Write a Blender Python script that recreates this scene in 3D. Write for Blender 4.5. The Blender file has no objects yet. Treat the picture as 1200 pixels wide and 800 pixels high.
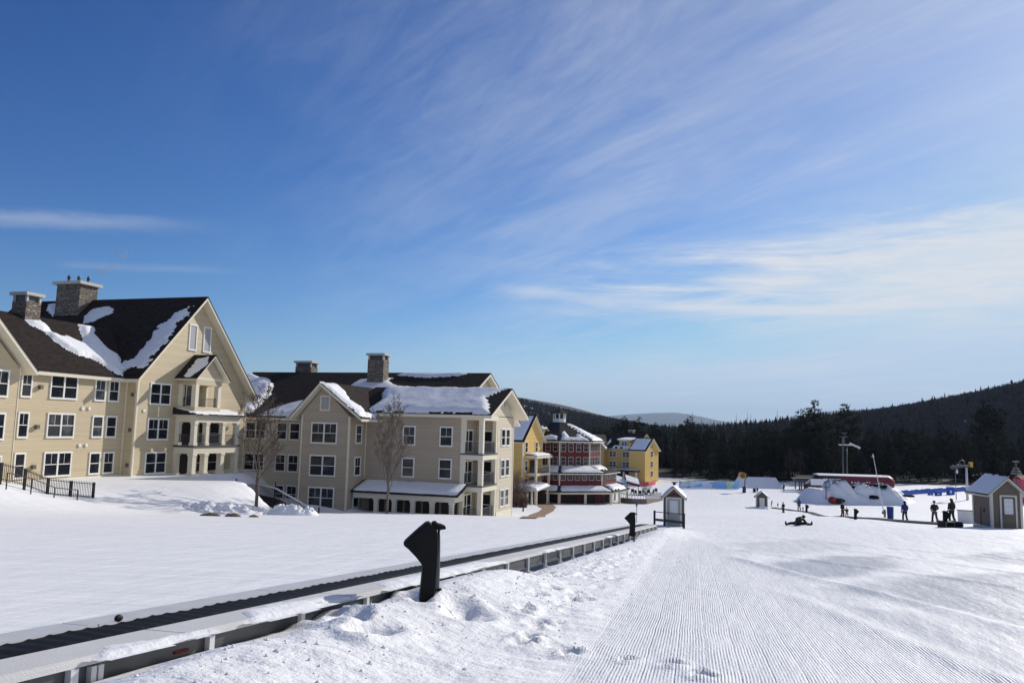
import bpy, bmesh, math, random
import numpy as np
from mathutils import Vector, Matrix

random.seed(7); rng = np.random.default_rng(7)
S = bpy.context.scene
COL = S.collection
R = math.radians

# ------------------------------------------------------------------ camera geometry
FPX = 919.0; TH = R(17); PT = R(6.33); RL = R(1.46)
fh = Vector((-math.sin(TH), math.cos(TH), 0)); rt = Vector((math.cos(TH), math.sin(TH), 0)); UP = Vector((0, 0, 1))
fw = fh*math.cos(PT) + UP*math.sin(PT); u0 = UP*math.cos(PT) - fh*math.sin(PT)
cr = rt*math.cos(RL) + u0*math.sin(RL); cu = u0*math.cos(RL) - rt*math.sin(RL)
def ray(u, v): return fw + cr*((u-600)/FPX) + cu*((400-v)/FPX)
def atd(u, v, d):                                   # world point seen at photo pixel (u,v) at forward distance d
    r = ray(u, v); return r*(d/(r.dot(fh)))

# ------------------------------------------------------------------ noise + ground
def _h(ix, iy, s):
    n = (ix*374761393 + iy*668265263 + s*1442695041) & 0xffffffff
    n = ((n ^ (n >> 13))*1274126177) & 0xffffffff
    return ((n ^ (n >> 16)) & 0xffff)/65535.0
def vn(x, y, s=0):
    x = np.asarray(x, float); y = np.asarray(y, float)
    ix = np.floor(x).astype(np.int64); iy = np.floor(y).astype(np.int64)
    fx = x-ix; fy = y-iy; fx = fx*fx*(3-2*fx); fy = fy*fy*(3-2*fy)
    a = _h(ix, iy, s); b = _h(ix+1, iy, s); c = _h(ix, iy+1, s); d = _h(ix+1, iy+1, s)
    return (a*(1-fx)+b*fx)*(1-fy)+(c*(1-fx)+d*fx)*fy
def fbm(x, y, s=0, o=4):
    t = 0; a = .5; f = 1.
    for k in range(o):
        t = t + a*(vn(np.asarray(x)*f+17*k, np.asarray(y)*f-9*k, s+k)-.5); a *= .5; f *= 2.03
    return t
def sst(a, b, x):
    t = np.clip((np.asarray(x, float)-a)/(b-a), 0, 1); return t*t*(3-2*t)
FLOOR = -14.3
def ground(x, y):
    x = np.asarray(x, float); y = np.asarray(y, float)
    d = x*fh.x + y*fh.y; lat = x*rt.x + y*rt.y
    pl = -1.65 - .0854*d
    k = 1.1; q = (pl-FLOOR)/k
    z = FLOOR + k*np.where(q > 30, q, np.log1p(np.exp(np.minimum(q, 30))))
    # terrace under the cream building
    ee = sst(43, 53, y); w = sst(0, 1, (-36+1.5*ee-x)/(11-5*ee))*sst(14, 30, y)*(1-sst(95, 130, y))
    w = w*(1-sst(66.5, 72.5, y)*sst(-51, -46, x))
    T = -4.75-.012*(y-45)
    z = z*(1-w) + T*w
    cs = (x+44.1)*.466+(y-58.7)*.885
    ct = sst(-.1, 1.5, cs)*sst(-47.4, -45.8, x)*(1-sst(-36.5, -32.5, x))*(1-sst(66, 72, y))
    z = z*(1-ct) + np.minimum(z, -8.55)*ct
    z = z + 2.1*np.exp(-((x+45)/6)**2-((y-32)/6)**2)
    z = z + .5*sst(12, 30, lat)*(1-sst(80, 110, d))
    z = z - .55*np.exp(-((x+24)/9)**2-((y-84)/12)**2)
    z = z + .35*fbm(x/14., y/14., 3, 3)*sst(25, 60, d)
    return z
def gz(x, y): return float(ground(np.array([x]), np.array([y]))[0])
def gp(u, v, dmax=600):                             # where the view ray of photo pixel (u,v) meets the snow
    r = ray(u, v); r = r/(r.dot(fh)); lo = None; t = 2.0
    while t < dmax:
        p = r*t
        if p.z < gz(p.x, p.y):
            a, b = t/1.02-.05, t
            for _ in range(30):
                m = (a+b)/2; p = r*m
                if p.z < gz(p.x, p.y): b = m
                else: a = m
            p = r*b; return Vector((p.x, p.y, gz(p.x, p.y)))
        t = t*1.02+.05
    p = r*dmax; return Vector((p.x, p.y, gz(p.x, p.y)))

# ------------------------------------------------------------------ materials
def newmat(name):
    m = bpy.data.materials.new(name); m.use_nodes = True
    nt = m.node_tree; b = nt.nodes['Principled BSDF']; return m, nt, b
def N(nt, typ, **kw):
    n = nt.nodes.new(typ)
    for k, v in kw.items():
        if k.startswith('i_'):
            key = k[2:]; key = int(key) if key.isdigit() else key.replace('_', ' ')
            n.inputs[key].default_value = v
        else: setattr(n, k, v)
    return n
def L(nt, a, b): nt.links.new(a, b)
def math_(nt, op, a, b=None, c=None):
    n = nt.nodes.new('ShaderNodeMath'); n.operation = op
    for i, s in enumerate((a, b, c)):
        if s is None: continue
        if isinstance(s, (int, float)): n.inputs[i].default_value = s
        else: nt.links.new(s, n.inputs[i])
    return n.outputs[0]
def mixc(nt, fac, c1, c2):
    n = nt.nodes.new('ShaderNodeMix'); n.data_type = 'RGBA'
    for s, i in ((fac, 0), (c1, 6), (c2, 7)):
        if isinstance(s, (int, float)): n.inputs[i].default_value = s
        elif isinstance(s, tuple): n.inputs[i].default_value = (*s, 1)[:4]
        else: nt.links.new(s, n.inputs[i])
    return n.outputs[2]
def ramp(nt, x, a, b):
    n = nt.nodes.new('ShaderNodeMapRange'); n.interpolation_type = 'SMOOTHSTEP'
    nt.links.new(x, n.inputs[0]); n.inputs[1].default_value = a; n.inputs[2].default_value = b
    return n.outputs[0]
def bump(nt, b, h, strength, dist):
    n = nt.nodes.new('ShaderNodeBump'); n.inputs['Strength'].default_value = strength; n.inputs['Distance'].default_value = dist
    nt.links.new(h, n.inputs['Height']); nt.links.new(n.outputs[0], b.inputs['Normal']); return n
def pmat(name, col, rough=.7, var=.18, scale=2., spec=.3, metal=0., bmp=0., bs=25.):
    m, nt, b = newmat(name)
    tc = N(nt, 'ShaderNodeTexCoord')
    no = N(nt, 'ShaderNodeTexNoise'); no.inputs['Scale'].default_value = scale; no.inputs['Detail'].default_value = 5
    L(nt, tc.outputs['Object'], no.inputs['Vector'])
    c = mixc(nt, no.outputs['Fac'], tuple(x*(1-var) for x in col), tuple(min(1, x*(1+var)) for x in col))
    L(nt, c, b.inputs['Base Color'])
    b.inputs['Roughness'].default_value = rough; b.inputs['Specular IOR Level'].default_value = spec; b.inputs['Metallic'].default_value = metal
    if bmp:
        n2 = N(nt, 'ShaderNodeTexNoise'); n2.inputs['Scale'].default_value = bs; n2.inputs['Detail'].default_value = 6
        L(nt, tc.outputs['Object'], n2.inputs['Vector']); bump(nt, b, n2.outputs['Fac'], 1., bmp)
    return m
def siding(name, col, period=.19, var=.10):
    m, nt, b = newmat(name)
    tc = N(nt, 'ShaderNodeTexCoord'); sp = N(nt, 'ShaderNodeSeparateXYZ'); L(nt, tc.outputs['Object'], sp.inputs[0])
    no = N(nt, 'ShaderNodeTexNoise'); no.inputs['Scale'].default_value = .45; no.inputs['Detail'].default_value = 9; no.inputs['Roughness'].default_value = .7
    L(nt, tc.outputs['Object'], no.inputs['Vector'])
    zz = math_(nt, 'DIVIDE', sp.outputs[2], period)
    fl = math_(nt, 'FLOOR', zz); fr = math_(nt, 'FRACT', zz)
    wn = N(nt, 'ShaderNodeTexWhiteNoise'); wn.noise_dimensions = '1D'; L(nt, fl, wn.inputs['W'])
    f = math_(nt, 'ADD', math_(nt, 'MULTIPLY', wn.outputs['Value'], .45), math_(nt, 'MULTIPLY', no.outputs['Fac'], .55))
    c = mixc(nt, f, tuple(x*(1-var*1.5) for x in col), tuple(x*(1+var) for x in col))
    L(nt, c, b.inputs['Base Color']); b.inputs['Roughness'].default_value = .55; b.inputs['Specular IOR Level'].default_value = .3
    h = math_(nt, 'SUBTRACT', 1., fr)
    bump(nt, b, h, 1., .016)
    return m
def stone_mat(name):
    m, nt, b = newmat(name)
    tc = N(nt, 'ShaderNodeTexCoord'); mp = N(nt, 'ShaderNodeMapping'); mp.inputs['Scale'].default_value = (2.4, 2.4, 6.5)
    L(nt, tc.outputs['Object'], mp.inputs[0])
    v = N(nt, 'ShaderNodeTexVoronoi'); v.inputs['Scale'].default_value = 1.; L(nt, mp.outputs[0], v.inputs['Vector'])
    v2 = N(nt, 'ShaderNodeTexVoronoi'); v2.feature = 'DISTANCE_TO_EDGE'; v2.inputs['Scale'].default_value = 1.; L(nt, mp.outputs[0], v2.inputs['Vector'])
    sp = N(nt, 'ShaderNodeSeparateColor'); L(nt, v.outputs['Color'], sp.inputs[0])
    c = mixc(nt, sp.outputs[0], (.13, .095, .07), (.33, .275, .22))
    c2 = mixc(nt, ramp(nt, v2.outputs['Distance'], .02, .08), (.10, .09, .08), c)
    L(nt, c2, b.inputs['Base Color']); b.inputs['Roughness'].default_value = .85
    bump(nt, b, ramp(nt, v2.outputs['Distance'], .0, .15), 1., .05)
    return m
def shingle_mat(name, col):
    m, nt, b = newmat(name)
    tc = N(nt, 'ShaderNodeTexCoord'); 
    no = N(nt, 'ShaderNodeTexNoise'); no.inputs['Scale'].default_value = 1.2; no.inputs['Detail'].default_value = 8
    L(nt, tc.outputs['Object'], no.inputs['Vector'])
    sp = N(nt, 'ShaderNodeSeparateXYZ'); L(nt, tc.outputs['Object'], sp.inputs[0])
    fl = math_(nt, 'FLOOR', math_(nt, 'MULTIPLY', sp.outputs[2], 7.))
    cx = N(nt, 'ShaderNodeCombineXYZ')
    L(nt, math_(nt, 'FLOOR', math_(nt, 'ADD', math_(nt, 'MULTIPLY', math_(nt, 'ADD', sp.outputs[0], sp.outputs[1]), 3.), math_(nt, 'MULTIPLY', fl, .37))), cx.inputs[0]); L(nt, fl, cx.inputs[1])
    wn = N(nt, 'ShaderNodeTexWhiteNoise'); wn.noise_dimensions = '2D'; L(nt, cx.outputs[0], wn.inputs['Vector'])
    f = math_(nt, 'ADD', math_(nt, 'MULTIPLY', wn.outputs['Value'], .5), math_(nt, 'MULTIPLY', no.outputs['Fac'], .5))
    c = mixc(nt, f, tuple(x*.55 for x in col), tuple(x*1.5 for x in col))
    L(nt, c, b.inputs['Base Color']); b.inputs['Roughness'].default_value = .95; b.inputs['Specular IOR Level'].default_value = .12
    bump(nt, b, math_(nt, 'FRACT', math_(nt, 'MULTIPLY', sp.outputs[2], 7.)), .6, .02)
    return m
def glass_mat(name, col=(.012, .014, .018)):
    m, nt, b = newmat(name)
    tc = N(nt, 'ShaderNodeTexCoord'); no = N(nt, 'ShaderNodeTexNoise'); no.inputs['Scale'].default_value = .9; no.inputs['Detail'].default_value = 1
    L(nt, tc.outputs['Object'], no.inputs['Vector'])
    c = mixc(nt, ramp(nt, no.outputs['Fac'], .52, .66), col, tuple(x*2. for x in col))
    L(nt, c, b.inputs['Base Color']); b.inputs['Roughness'].default_value = .08; b.inputs['Specular IOR Level'].default_value = .28
    n2 = N(nt, 'ShaderNodeTexNoise'); n2.inputs['Scale'].default_value = 1.6; L(nt, tc.outputs['Object'], n2.inputs['Vector'])
    bump(nt, b, n2.outputs['Fac'], .35, .03)
    return m
def snow_mat(name, ground_=False):
    m, nt, b = newmat(name)
    tc = N(nt, 'ShaderNodeTexCoord')
    def noise(sc, det=4, rough=.5, vec=None):
        n = N(nt, 'ShaderNodeTexNoise'); n.inputs['Scale'].default_value = sc; n.inputs['Detail'].default_value = det; n.inputs['Roughness'].default_value = rough
        L(nt, vec or tc.outputs['Object'], n.inputs['Vector']); return n.outputs['Fac']
    b.inputs['Roughness'].default_value = .62; b.inputs['Specular IOR Level'].default_value = .22
    base = mixc(nt, noise(.35, 6), (.815, .815, .82), (.89, .885, .88))
    fine = noise(38., 4, .6); med = noise(4.2, 5, .6)
    if not ground_:
        L(nt, base, b.inputs['Base Color'])
        h = math_(nt, 'ADD', math_(nt, 'MULTIPLY', med, .05), math_(nt, 'MULTIPLY', fine, .006))
        bump(nt, b, h, .8, 1.)
        return m
    def attr(nm):
        a = N(nt, 'ShaderNodeAttribute'); a.attribute_name = nm; return a.outputs['Fac']
    lane, ice, rg = attr('lane'), attr('ice'), attr('rough')
    # lane coordinates: groomed ribs run a few degrees off +Y
    rot = N(nt, 'ShaderNodeMapping'); rot.inputs['Rotation'].default_value = (0, 0, R(-3.8)); L(nt, tc.outputs['Object'], rot.inputs[0])
    sp = N(nt, 'ShaderNodeSeparateXYZ'); L(nt, rot.outputs[0], sp.inputs[0])
    wob = math_(nt, 'MULTIPLY', noise(.8, 2), .05)
    lx = math_(nt, 'ADD', sp.outputs[0], wob)
    rib = math_(nt, 'SINE', math_(nt, 'MULTIPLY', lx, 2*math.pi/.0335))
    rib = math_(nt, 'MULTIPLY', rib, math_(nt, 'ADD', .12, math_(nt, 'MULTIPLY', math_(nt, 'ADD', ramp(nt, noise(1.1, 5, .65), .38, .64), ramp(nt, noise(14., 3, .6), .42, .62)), .48)))
    seamx = math_(nt, 'FRACT', math_(nt, 'DIVIDE', math_(nt, 'ADD', lx, math_(nt, 'MULTIPLY', noise(2.5, 2), .03)), .31))
    seam = math_(nt, 'SUBTRACT', 1., ramp(nt, math_(nt, 'ABSOLUTE', math_(nt, 'SUBTRACT', seamx, .5)), 0., .05))
    cord = math_(nt, 'SUBTRACT', math_(nt, 'MULTIPLY', rib, .0042), math_(nt, 'MULTIPLY', seam, .0045))
    cord = math_(nt, 'MULTIPLY', cord, lane)
    # scraped, denser snow: streaks along the direction of travel
    st = N(nt, 'ShaderNodeMapping'); st.inputs['Rotation'].default_value = (0, 0, R(38)); st.inputs['Scale'].default_value = (.9, .09, 1); L(nt, tc.outputs['Object'], st.inputs[0])
    streak = noise(1.0, 6, .62, st.outputs[0])
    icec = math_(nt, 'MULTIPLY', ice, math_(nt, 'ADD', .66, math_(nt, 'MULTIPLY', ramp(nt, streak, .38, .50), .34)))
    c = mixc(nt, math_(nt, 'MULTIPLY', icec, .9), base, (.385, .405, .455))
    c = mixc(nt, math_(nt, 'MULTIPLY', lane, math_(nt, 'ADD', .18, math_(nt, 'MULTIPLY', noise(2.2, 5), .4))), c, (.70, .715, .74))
    L(nt, c, b.inputs['Base Color'])
    wind = N(nt, 'ShaderNodeMapping'); wind.inputs['Rotation'].default_value = (0, 0, R(-20)); wind.inputs['Scale'].default_value = (1., .22, 1); L(nt, tc.outputs['Object'], wind.inputs[0])
    h = math_(nt, 'ADD', math_(nt, 'MULTIPLY', noise(1.3, 6, .6, wind.outputs[0]), .09), math_(nt, 'MULTIPLY', fine, math_(nt, 'ADD', .004, math_(nt, 'MULTIPLY', rg, .004))))
    h = math_(nt, 'ADD', h, math_(nt, 'MULTIPLY', math_(nt, 'MULTIPLY', noise(5., 5, .55), rg), .045))
    h = math_(nt, 'ADD', h, math_(nt, 'MULTIPLY', math_(nt, 'MULTIPLY', noise(16., 4, .6), lane), .012))
    tk = N(nt, 'ShaderNodeMapping'); tk.inputs['Rotation'].default_value = (0, 0, R(-14)); L(nt, tc.outputs['Object'], tk.inputs[0])
    tk2 = N(nt, 'ShaderNodeMapping'); tk2.inputs['Scale'].default_value = (.05, .9, 1); L(nt, tk.outputs[0], tk2.inputs[0])
    trk = noise(1., 5, .6, tk2.outputs[0]); off_lane = math_(nt, 'SUBTRACT', 1., lane)
    h = math_(nt, 'ADD', h, math_(nt, 'MULTIPLY', math_(nt, 'MULTIPLY', trk, off_lane), .10))
    h = math_(nt, 'ADD', h, cord)
    bump(nt, b, h, 1., 1.)
    r = math_(nt, 'SUBTRACT', .62, math_(nt, 'MULTIPLY', icec, .14)); L(nt, r, b.inputs['Roughness'])
    return m

M = {}
M['snow'] = snow_mat('snow'); M['snow_ground'] = snow_mat('snow_ground', True)
M['cream'] = siding('cream_siding', (.535, .44, .285)); M['cream2'] = siding('cream_siding_plain', (.55, .465, .32))
M['tan'] = siding('tan_siding', (.44, .365, .27)); M['tan_light'] = siding('light_tan_siding', (.58, .51, .385))
M['trim'] = pmat('cream_trim', (.72, .66, .52), .5, .05); M['white'] = pmat('white_trim', (.78, .77, .73), .5, .05)
M['shingle'] = shingle_mat('brown_shingles', (.030, .023, .020))
M['shingle_gray'] = shingle_mat('grey_shingles', (.034, .033, .035))
M['glass'] = glass_mat('window_glass'); M['pale_glass'] = pmat('frosted_glass', (.62, .66, .68), .15, .15, 3, .5)
M['stone_trim'] = pmat('greyed_trim', (.42, .385, .35), .6, .08); M['stone'] = stone_mat('chimney_stone'); M['cap'] = pmat('concrete_cap', (.55, .52, .46), .8, .12, 4)
M['black'] = pmat('black_metal', (.012, .012, .013), .45, .2); M['dark'] = pmat('dark_recess', (.035, .028, .024), .8, .3)
M['railing'] = pmat('grey_railing', (.09, .095, .11), .5, .15); M['door'] = pmat('brown_door', (.075, .045, .034), .6, .15)
M['louver'] = pmat('grey_louver', (.36, .36, .37), .6, .1)
M['yellow'] = siding('yellow_siding', (.68, .44, .13)); M['yellow2'] = siding('ochre_siding', (.60, .38, .12))
M['red'] = siding('barn_red_siding', (.135, .013, .014)); M['brickbrown'] = pmat('brown_brick', (.16, .08, .06), .8, .2, 5)
M['hut'] = siding('taupe_siding', (.155, .125, .095), .15); M['hut_trim'] = pmat('hut_trim', (.62, .58, .50), .6, .08)
M['hut_dark'] = siding('grey_siding', (.12, .105, .095), .15); M['door_grey'] = pmat('grey_door', (.33, .32, .31), .5, .1)
M['maroon'] = pmat('maroon_gable', (.10, .03, .022), .7, .15)
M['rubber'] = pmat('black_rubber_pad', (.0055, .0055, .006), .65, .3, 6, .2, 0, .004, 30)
M['steel'] = pmat('galvanised_steel', (.60, .605, .61), .5, .15, 3, .5, .1); M['steel_dark'] = pmat('dark_steel', (.10, .105, .11), .5, .3, 3, .4, .5)
M['deck'] = pmat('weathered_grey_deck', (.62, .61, .60), .7, .20, 1.4, .3, 0, .004, 60)
M['blue'] = pmat('blue_plastic', (.012, .035, .16), .5, .15); M['blue_net'] = pmat('blue_padding', (.02, .09, .42), .6, .35, 1.2)
M['path'] = pmat('brown_path', (.27, .185, .125), .9, .25, 3, .2, 0, .01, 30)
M['rock'] = pmat('brown_rock', (.24, .175, .11), .9, .3, 5, .2, 0, .02, 12)
M['bark'] = pmat('grey_bark', (.115, .092, .076), .9, .3, 6); M['bark_pale'] = pmat('pale_bark', (.19, .155, .125), .9, .25, 6)
M['bark_dark'] = pmat('dark_bark', (.035, .029, .026), .95, .3, 2)
M['needle'] = pmat('conifer_needles', (.026, .029, .022), 1., .45, .8, .0); M['needle2'] = pmat('pine_needles', (.045, .045, .028), 1., .45, .8, .0)
M['twig'] = pmat('forest_twigs', (.085, .071, .070), 1., .4, .5, .0)
M['shrub'] = pmat('red_brown_twigs', (.13, .075, .055), .9, .3, 3)
M['wood'] = pmat('brown_wood', (.15, .085, .05), .8, .3, 4)
M['redpanel'] = pmat('red_panel', (.15, .016, .028), .5, .2, 2); M['pinknet'] = pmat('pink_red_netting', (.62, .10, .14), .7, .3, 1.5)
M['orange'] = pmat('orange_fabric', (.34, .035, .012), .7, .2); M['yellow_gun'] = pmat('yellow_paint', (.62, .36, .04), .5, .15)
M['skin'] = pmat('skin', (.48, .30, .22), .55, .1); M['cloth_black'] = pmat('black_cloth', (.014, .013, .016), .8, .3, 8)
M['cloth_blue'] = pmat('blue_cloth', (.018, .03, .14), .75, .2, 8); M['cloth_teal'] = pmat('teal_cloth', (.03, .075, .13), .75, .2, 8)
M['cloth_navy'] = pmat('navy_cloth', (.014, .018, .04), .8, .2, 8); M['cloth_red'] = pmat('red_cloth', (.16, .012, .016), .75, .2, 8)
M['cloth_olive'] = pmat('olive_cloth', (.045, .04, .028), .8, .2, 8); M['helmet'] = pmat('helmet_shell', (.02, .02, .022), .3, .1)
M['hedge'] = pmat('dark_evergreen_leaves', (.022, .032, .02), .85, .4, 3)
M['furn'] = pmat('dark_furniture', (.03, .03, .034), .6, .3); M['stonewall'] = pmat('retaining_stone', (.20, .165, .135), .9, .3, 3, .2, 0, .03, 6)
M['cream_net'] = pmat('pale_netting', (.74, .70, .64), .7, .15)

# banner fabric: pale blue with soft yellow, green and violet blotches
def banner_mat():
    m, nt, b = newmat('printed_banner'); tc = N(nt, 'ShaderNodeTexCoord')
    mp = N(nt, 'ShaderNodeMapping'); mp.inputs['Scale'].default_value = (.35, .35, .5); L(nt, tc.outputs['Object'], mp.inputs[0])
    v = N(nt, 'ShaderNodeTexVoronoi'); v.inputs['Scale'].default_value = 1.3; L(nt, mp.outputs[0], v.inputs['Vector'])
    sp = N(nt, 'ShaderNodeSeparateColor'); L(nt, v.outputs['Color'], sp.inputs[0])
    c = mixc(nt, ramp(nt, sp.outputs[0], .55, .65), (.22, .45, .80), (.50, .62, .30))
    c = mixc(nt, ramp(nt, sp.outputs[1], .72, .8), c, (.30, .34, .62))
    c = mixc(nt, ramp(nt, sp.outputs[2], .7, .8), c, (.60, .70, .82))
    L(nt, c, b.inputs['Base Color']); b.inputs['Roughness'].default_value = .6
    return m
M['banner'] = banner_mat()

# ------------------------------------------------------------------ mesh builder
ORG = {}
class MB:
    def __init__(s): s.v = []; s.f = []
    def add(s, vs, fs):
        o = len(s.v); s.v += [tuple(p) for p in vs]; s.f += [tuple(i+o for i in f) for f in fs]; return s
    def box(s, x0, x1, y0, y1, z0, z1):
        if x0 > x1: x0, x1 = x1, x0
        if y0 > y1: y0, y1 = y1, y0
        if z0 > z1: z0, z1 = z1, z0
        return s.add([(x0,y0,z0),(x1,y0,z0),(x1,y1,z0),(x0,y1,z0),(x0,y0,z1),(x1,y0,z1),(x1,y1,z1),(x0,y1,z1)],
                     [(0,3,2,1),(4,5,6,7),(0,1,5,4),(1,2,6,5),(2,3,7,6),(3,0,4,7)])
    def prism(s, poly, vec):                                   # planar polygon pushed along vec
        n = len(poly); vec = Vector(vec); P = [Vector(p) for p in poly]; Q = [p+vec for p in P]
        nr = Vector((0,0,0))
        for i in range(n): nr += P[i].cross(P[(i+1) % n])
        fs = [tuple(range(n)), tuple(range(2*n-1, n-1, -1))] + [(i, i+n, (i+1) % n+n, (i+1) % n) for i in range(n)]
        if nr.dot(vec) > 0: fs = [tuple(reversed(f)) for f in fs]
        return s.add(P+Q, fs)
    def beam(s, p, q, w, h=None, up=(0,0,1)):
        p, q = Vector(p), Vector(q); h = h or w; d = (q-p)
        if d.length < 1e-6: return s
        d.normalize(); up = Vector(up)
        if abs(d.dot(up)) > .97: up = Vector((0,1,0))
        a = d.cross(up).normalized()*w/2; b = a.cross(d).normalized()*h/2
        return s.prism([p-a-b, p+a-b, p+a+b, p-a+b], q-p)
    def tube(s, pts, rad, n=6, cap=True):
        pts = [Vector(p) for p in pts]; rings = []; o = len(s.v)
        ref = Vector((.31,.2,.93)).normalized()
        for i, p in enumerate(pts):
            d = (pts[min(i+1, len(pts)-1)]-pts[max(i-1, 0)])
            d = d.normalized() if d.length > 1e-9 else Vector((0,0,1))
            rf = ref if abs(d.dot(ref)) < .95 else Vector((1,0,0))
            a = d.cross(rf).normalized(); b = d.cross(a)
            r = rad[i] if hasattr(rad, '__len__') else rad
            for k in range(n):
                t = 2*math.pi*k/n; s.v.append(tuple(p+(a*math.cos(t)+b*math.sin(t))*r))
        for i in range(len(pts)-1):
            for k in range(n):
                k2 = (k+1) % n
                s.f.append((o+i*n+k, o+i*n+k2, o+(i+1)*n+k2, o+(i+1)*n+k))
        if cap:
            s.f.append(tuple(o+k for k in range(n-1, -1, -1))); e = o+(len(pts)-1)*n
            s.f.append(tuple(e+k for k in range(n)))
        return s
    def ball(s, c, r, nu=10, nv=7):
        c = Vector(c); rx, ry, rz = r if hasattr(r, '__len__') else (r, r, r); o = len(s.v)
        s.v.append((c.x, c.y, c.z-rz))
        for j in range(1, nv):
            t = -math.pi/2+math.pi*j/nv
            for i in range(nu):
                a = 2*math.pi*i/nu; s.v.append((c.x+rx*math.cos(t)*math.cos(a), c.y+ry*math.cos(t)*math.sin(a), c.z+rz*math.sin(t)))
        s.v.append((c.x, c.y, c.z+rz)); e = len(s.v)-1
        for i in range(nu):
            i2 = (i+1) % nu; s.f.append((o, o+1+i2, o+1+i))
            for j in range(nv-2):
                b0 = o+1+j*nu; s.f.append((b0+i, b0+i2, b0+nu+i2, b0+nu+i))
            b0 = o+1+(nv-2)*nu; s.f.append((b0+i, b0+i2, e))
        return s
    def build(s, name, mat, parent=None, smooth=False, bevel=0, label=None):
        me = bpy.data.meshes.new(name); org = Vector(ORG.get(parent.name, (0,0,0))) if parent else Vector((0,0,0))
        me.from_pydata([tuple(Vector(p)-org) for p in s.v], [], s.f); me.update()
        me.materials.append(M[mat] if isinstance(mat, str) else mat)
        if smooth:
            me.polygons.foreach_set('use_smooth', [True]*len(me.polygons))
        o = bpy.data.objects.new(name, me); COL.objects.link(o)
        if parent:
            o.parent = parent; ORG[o.name] = tuple(org)
        if bevel:
            b = o.modifiers.new('edge', 'BEVEL'); b.width = bevel; b.segments = 2; b.limit_method = 'ANGLE'
        if label: o['label'] = label
        return o
def tag(o, label=None, cat=None, group=None, kind=None):
    if label: o['label'] = label
    if cat: o['category'] = cat
    if group: o['group'] = group
    if kind: o['kind'] = kind
    return o
def thing(name, label, cat, loc, rotz=0, group=None, local=False):
    o = bpy.data.objects.new(name, None); COL.objects.link(o); o.empty_display_size = .3
    o.location = loc; o.rotation_euler = (0, 0, rotz)
    ORG[o.name] = (0,0,0) if local else tuple(loc)
    return tag(o, label, cat, group)
def dup(root, loc, rotz=None, label=None, group=None, scale=None):
    r = root.copy(); COL.objects.link(r); r.location = loc
    if rotz is not None: r.rotation_euler = (0, 0, rotz)
    if scale is not None: r.scale = scale if hasattr(scale, '__len__') else (scale,)*3
    if label: r['label'] = label
    if group: r['group'] = group
    for ch in list(root.children):
        c = ch.copy(); COL.objects.link(c); c.parent = r
        for g in list(ch.children):
            d = g.copy(); COL.objects.link(d); d.parent = c
    return r
def npmesh(name, V, F, mat, parent=None, smooth=False):        # numpy arrays: V (n,3), F (m,3|4)
    me = bpy.data.meshes.new(name); V = np.asarray(V, np.float32); F = np.asarray(F, np.int32); k = F.shape[1]
    me.vertices.add(len(V)); me.vertices.foreach_set('co', V.ravel())
    me.loops.add(F.size); me.loops.foreach_set('vertex_index', F.ravel())
    me.polygons.add(len(F)); me.polygons.foreach_set('loop_start', np.arange(0, F.size, k, dtype=np.int32))
    me.polygons.foreach_set('loop_total', np.full(len(F), k, np.int32))
    if smooth: me.polygons.foreach_set('use_smooth', np.ones(len(F), bool))
    me.update(calc_edges=True); me.materials.append(M[mat])
    o = bpy.data.objects.new(name, me); COL.objects.link(o)
    if parent: o.parent = parent; ORG[o.name] = ORG.get(parent.name, (0,0,0))
    return o

# ------------------------------------------------------------------ building pieces
def gable_roof(root, axis, a0, a1, pts, roofmat='shingle', trim='trim', t=.09, st=.30, name='roof'):
    """pts: [(c0,z0),(cr,zr),(c1,z1)] cross-section of the roof top; ridge along axis from a0 to a1"""
    (c0, z0), (cm, zm), (c1, z1) = pts
    def P(a, c, z): return (a, c, z) if axis == 'x' else (c, a, z)
    def vee(mb, a, b, dz0, dz1, inset):
        s0 = (zm-z0)/(cm-c0); s1 = (z1-zm)/(c1-cm)
        q0 = (c0+inset, z0+s0*inset); q1 = (c1-inset, z1-s1*inset)
        top = [q0, (cm, zm), q1]
        poly = [P(a, c, z-dz0) for c, z in top]+[P(a, c, z-dz1) for c, z in reversed(top)]
        mb.prism(poly, Vector(P(b, 0, 0))-Vector(P(a, 0, 0)))
    m1 = MB(); vee(m1, a0, a1, 0, t, 0); r = m1.build(name, roofmat, root)
    m2 = MB(); e = .035*(1 if a1 > a0 else -1); vee(m2, a0+e, a1-e, t-.01, t+st, .035); m2.build('soffit', trim, root)
    return r
def gable_wall(mb, axis, a0, a1, pts, zb):
    """solid block with gable ends; pts cross-section at wall line [(c0,z0),(cm,zm),(c1,z1)]"""
    (c0, z0), (cm, zm), (c1, z1) = pts
    def P(a, c, z): return (a, c, z) if axis == 'x' else (c, a, z)
    mb.prism([P(a0, c0, zb), P(a0, c1, zb), P(a0, c1, z1), P(a0, cm, zm), P(a0, c0, z0)], Vector(P(a1, 0, 0))-Vector(P(a0, 0, 0)))
NWIN = 0
WR = random.Random(77)
M['glass_b'] = glass_mat('window_glass_blind', (.05, .052, .055)); M['glass_c'] = glass_mat('window_glass_curtain', (.022, .026, .026))
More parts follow.
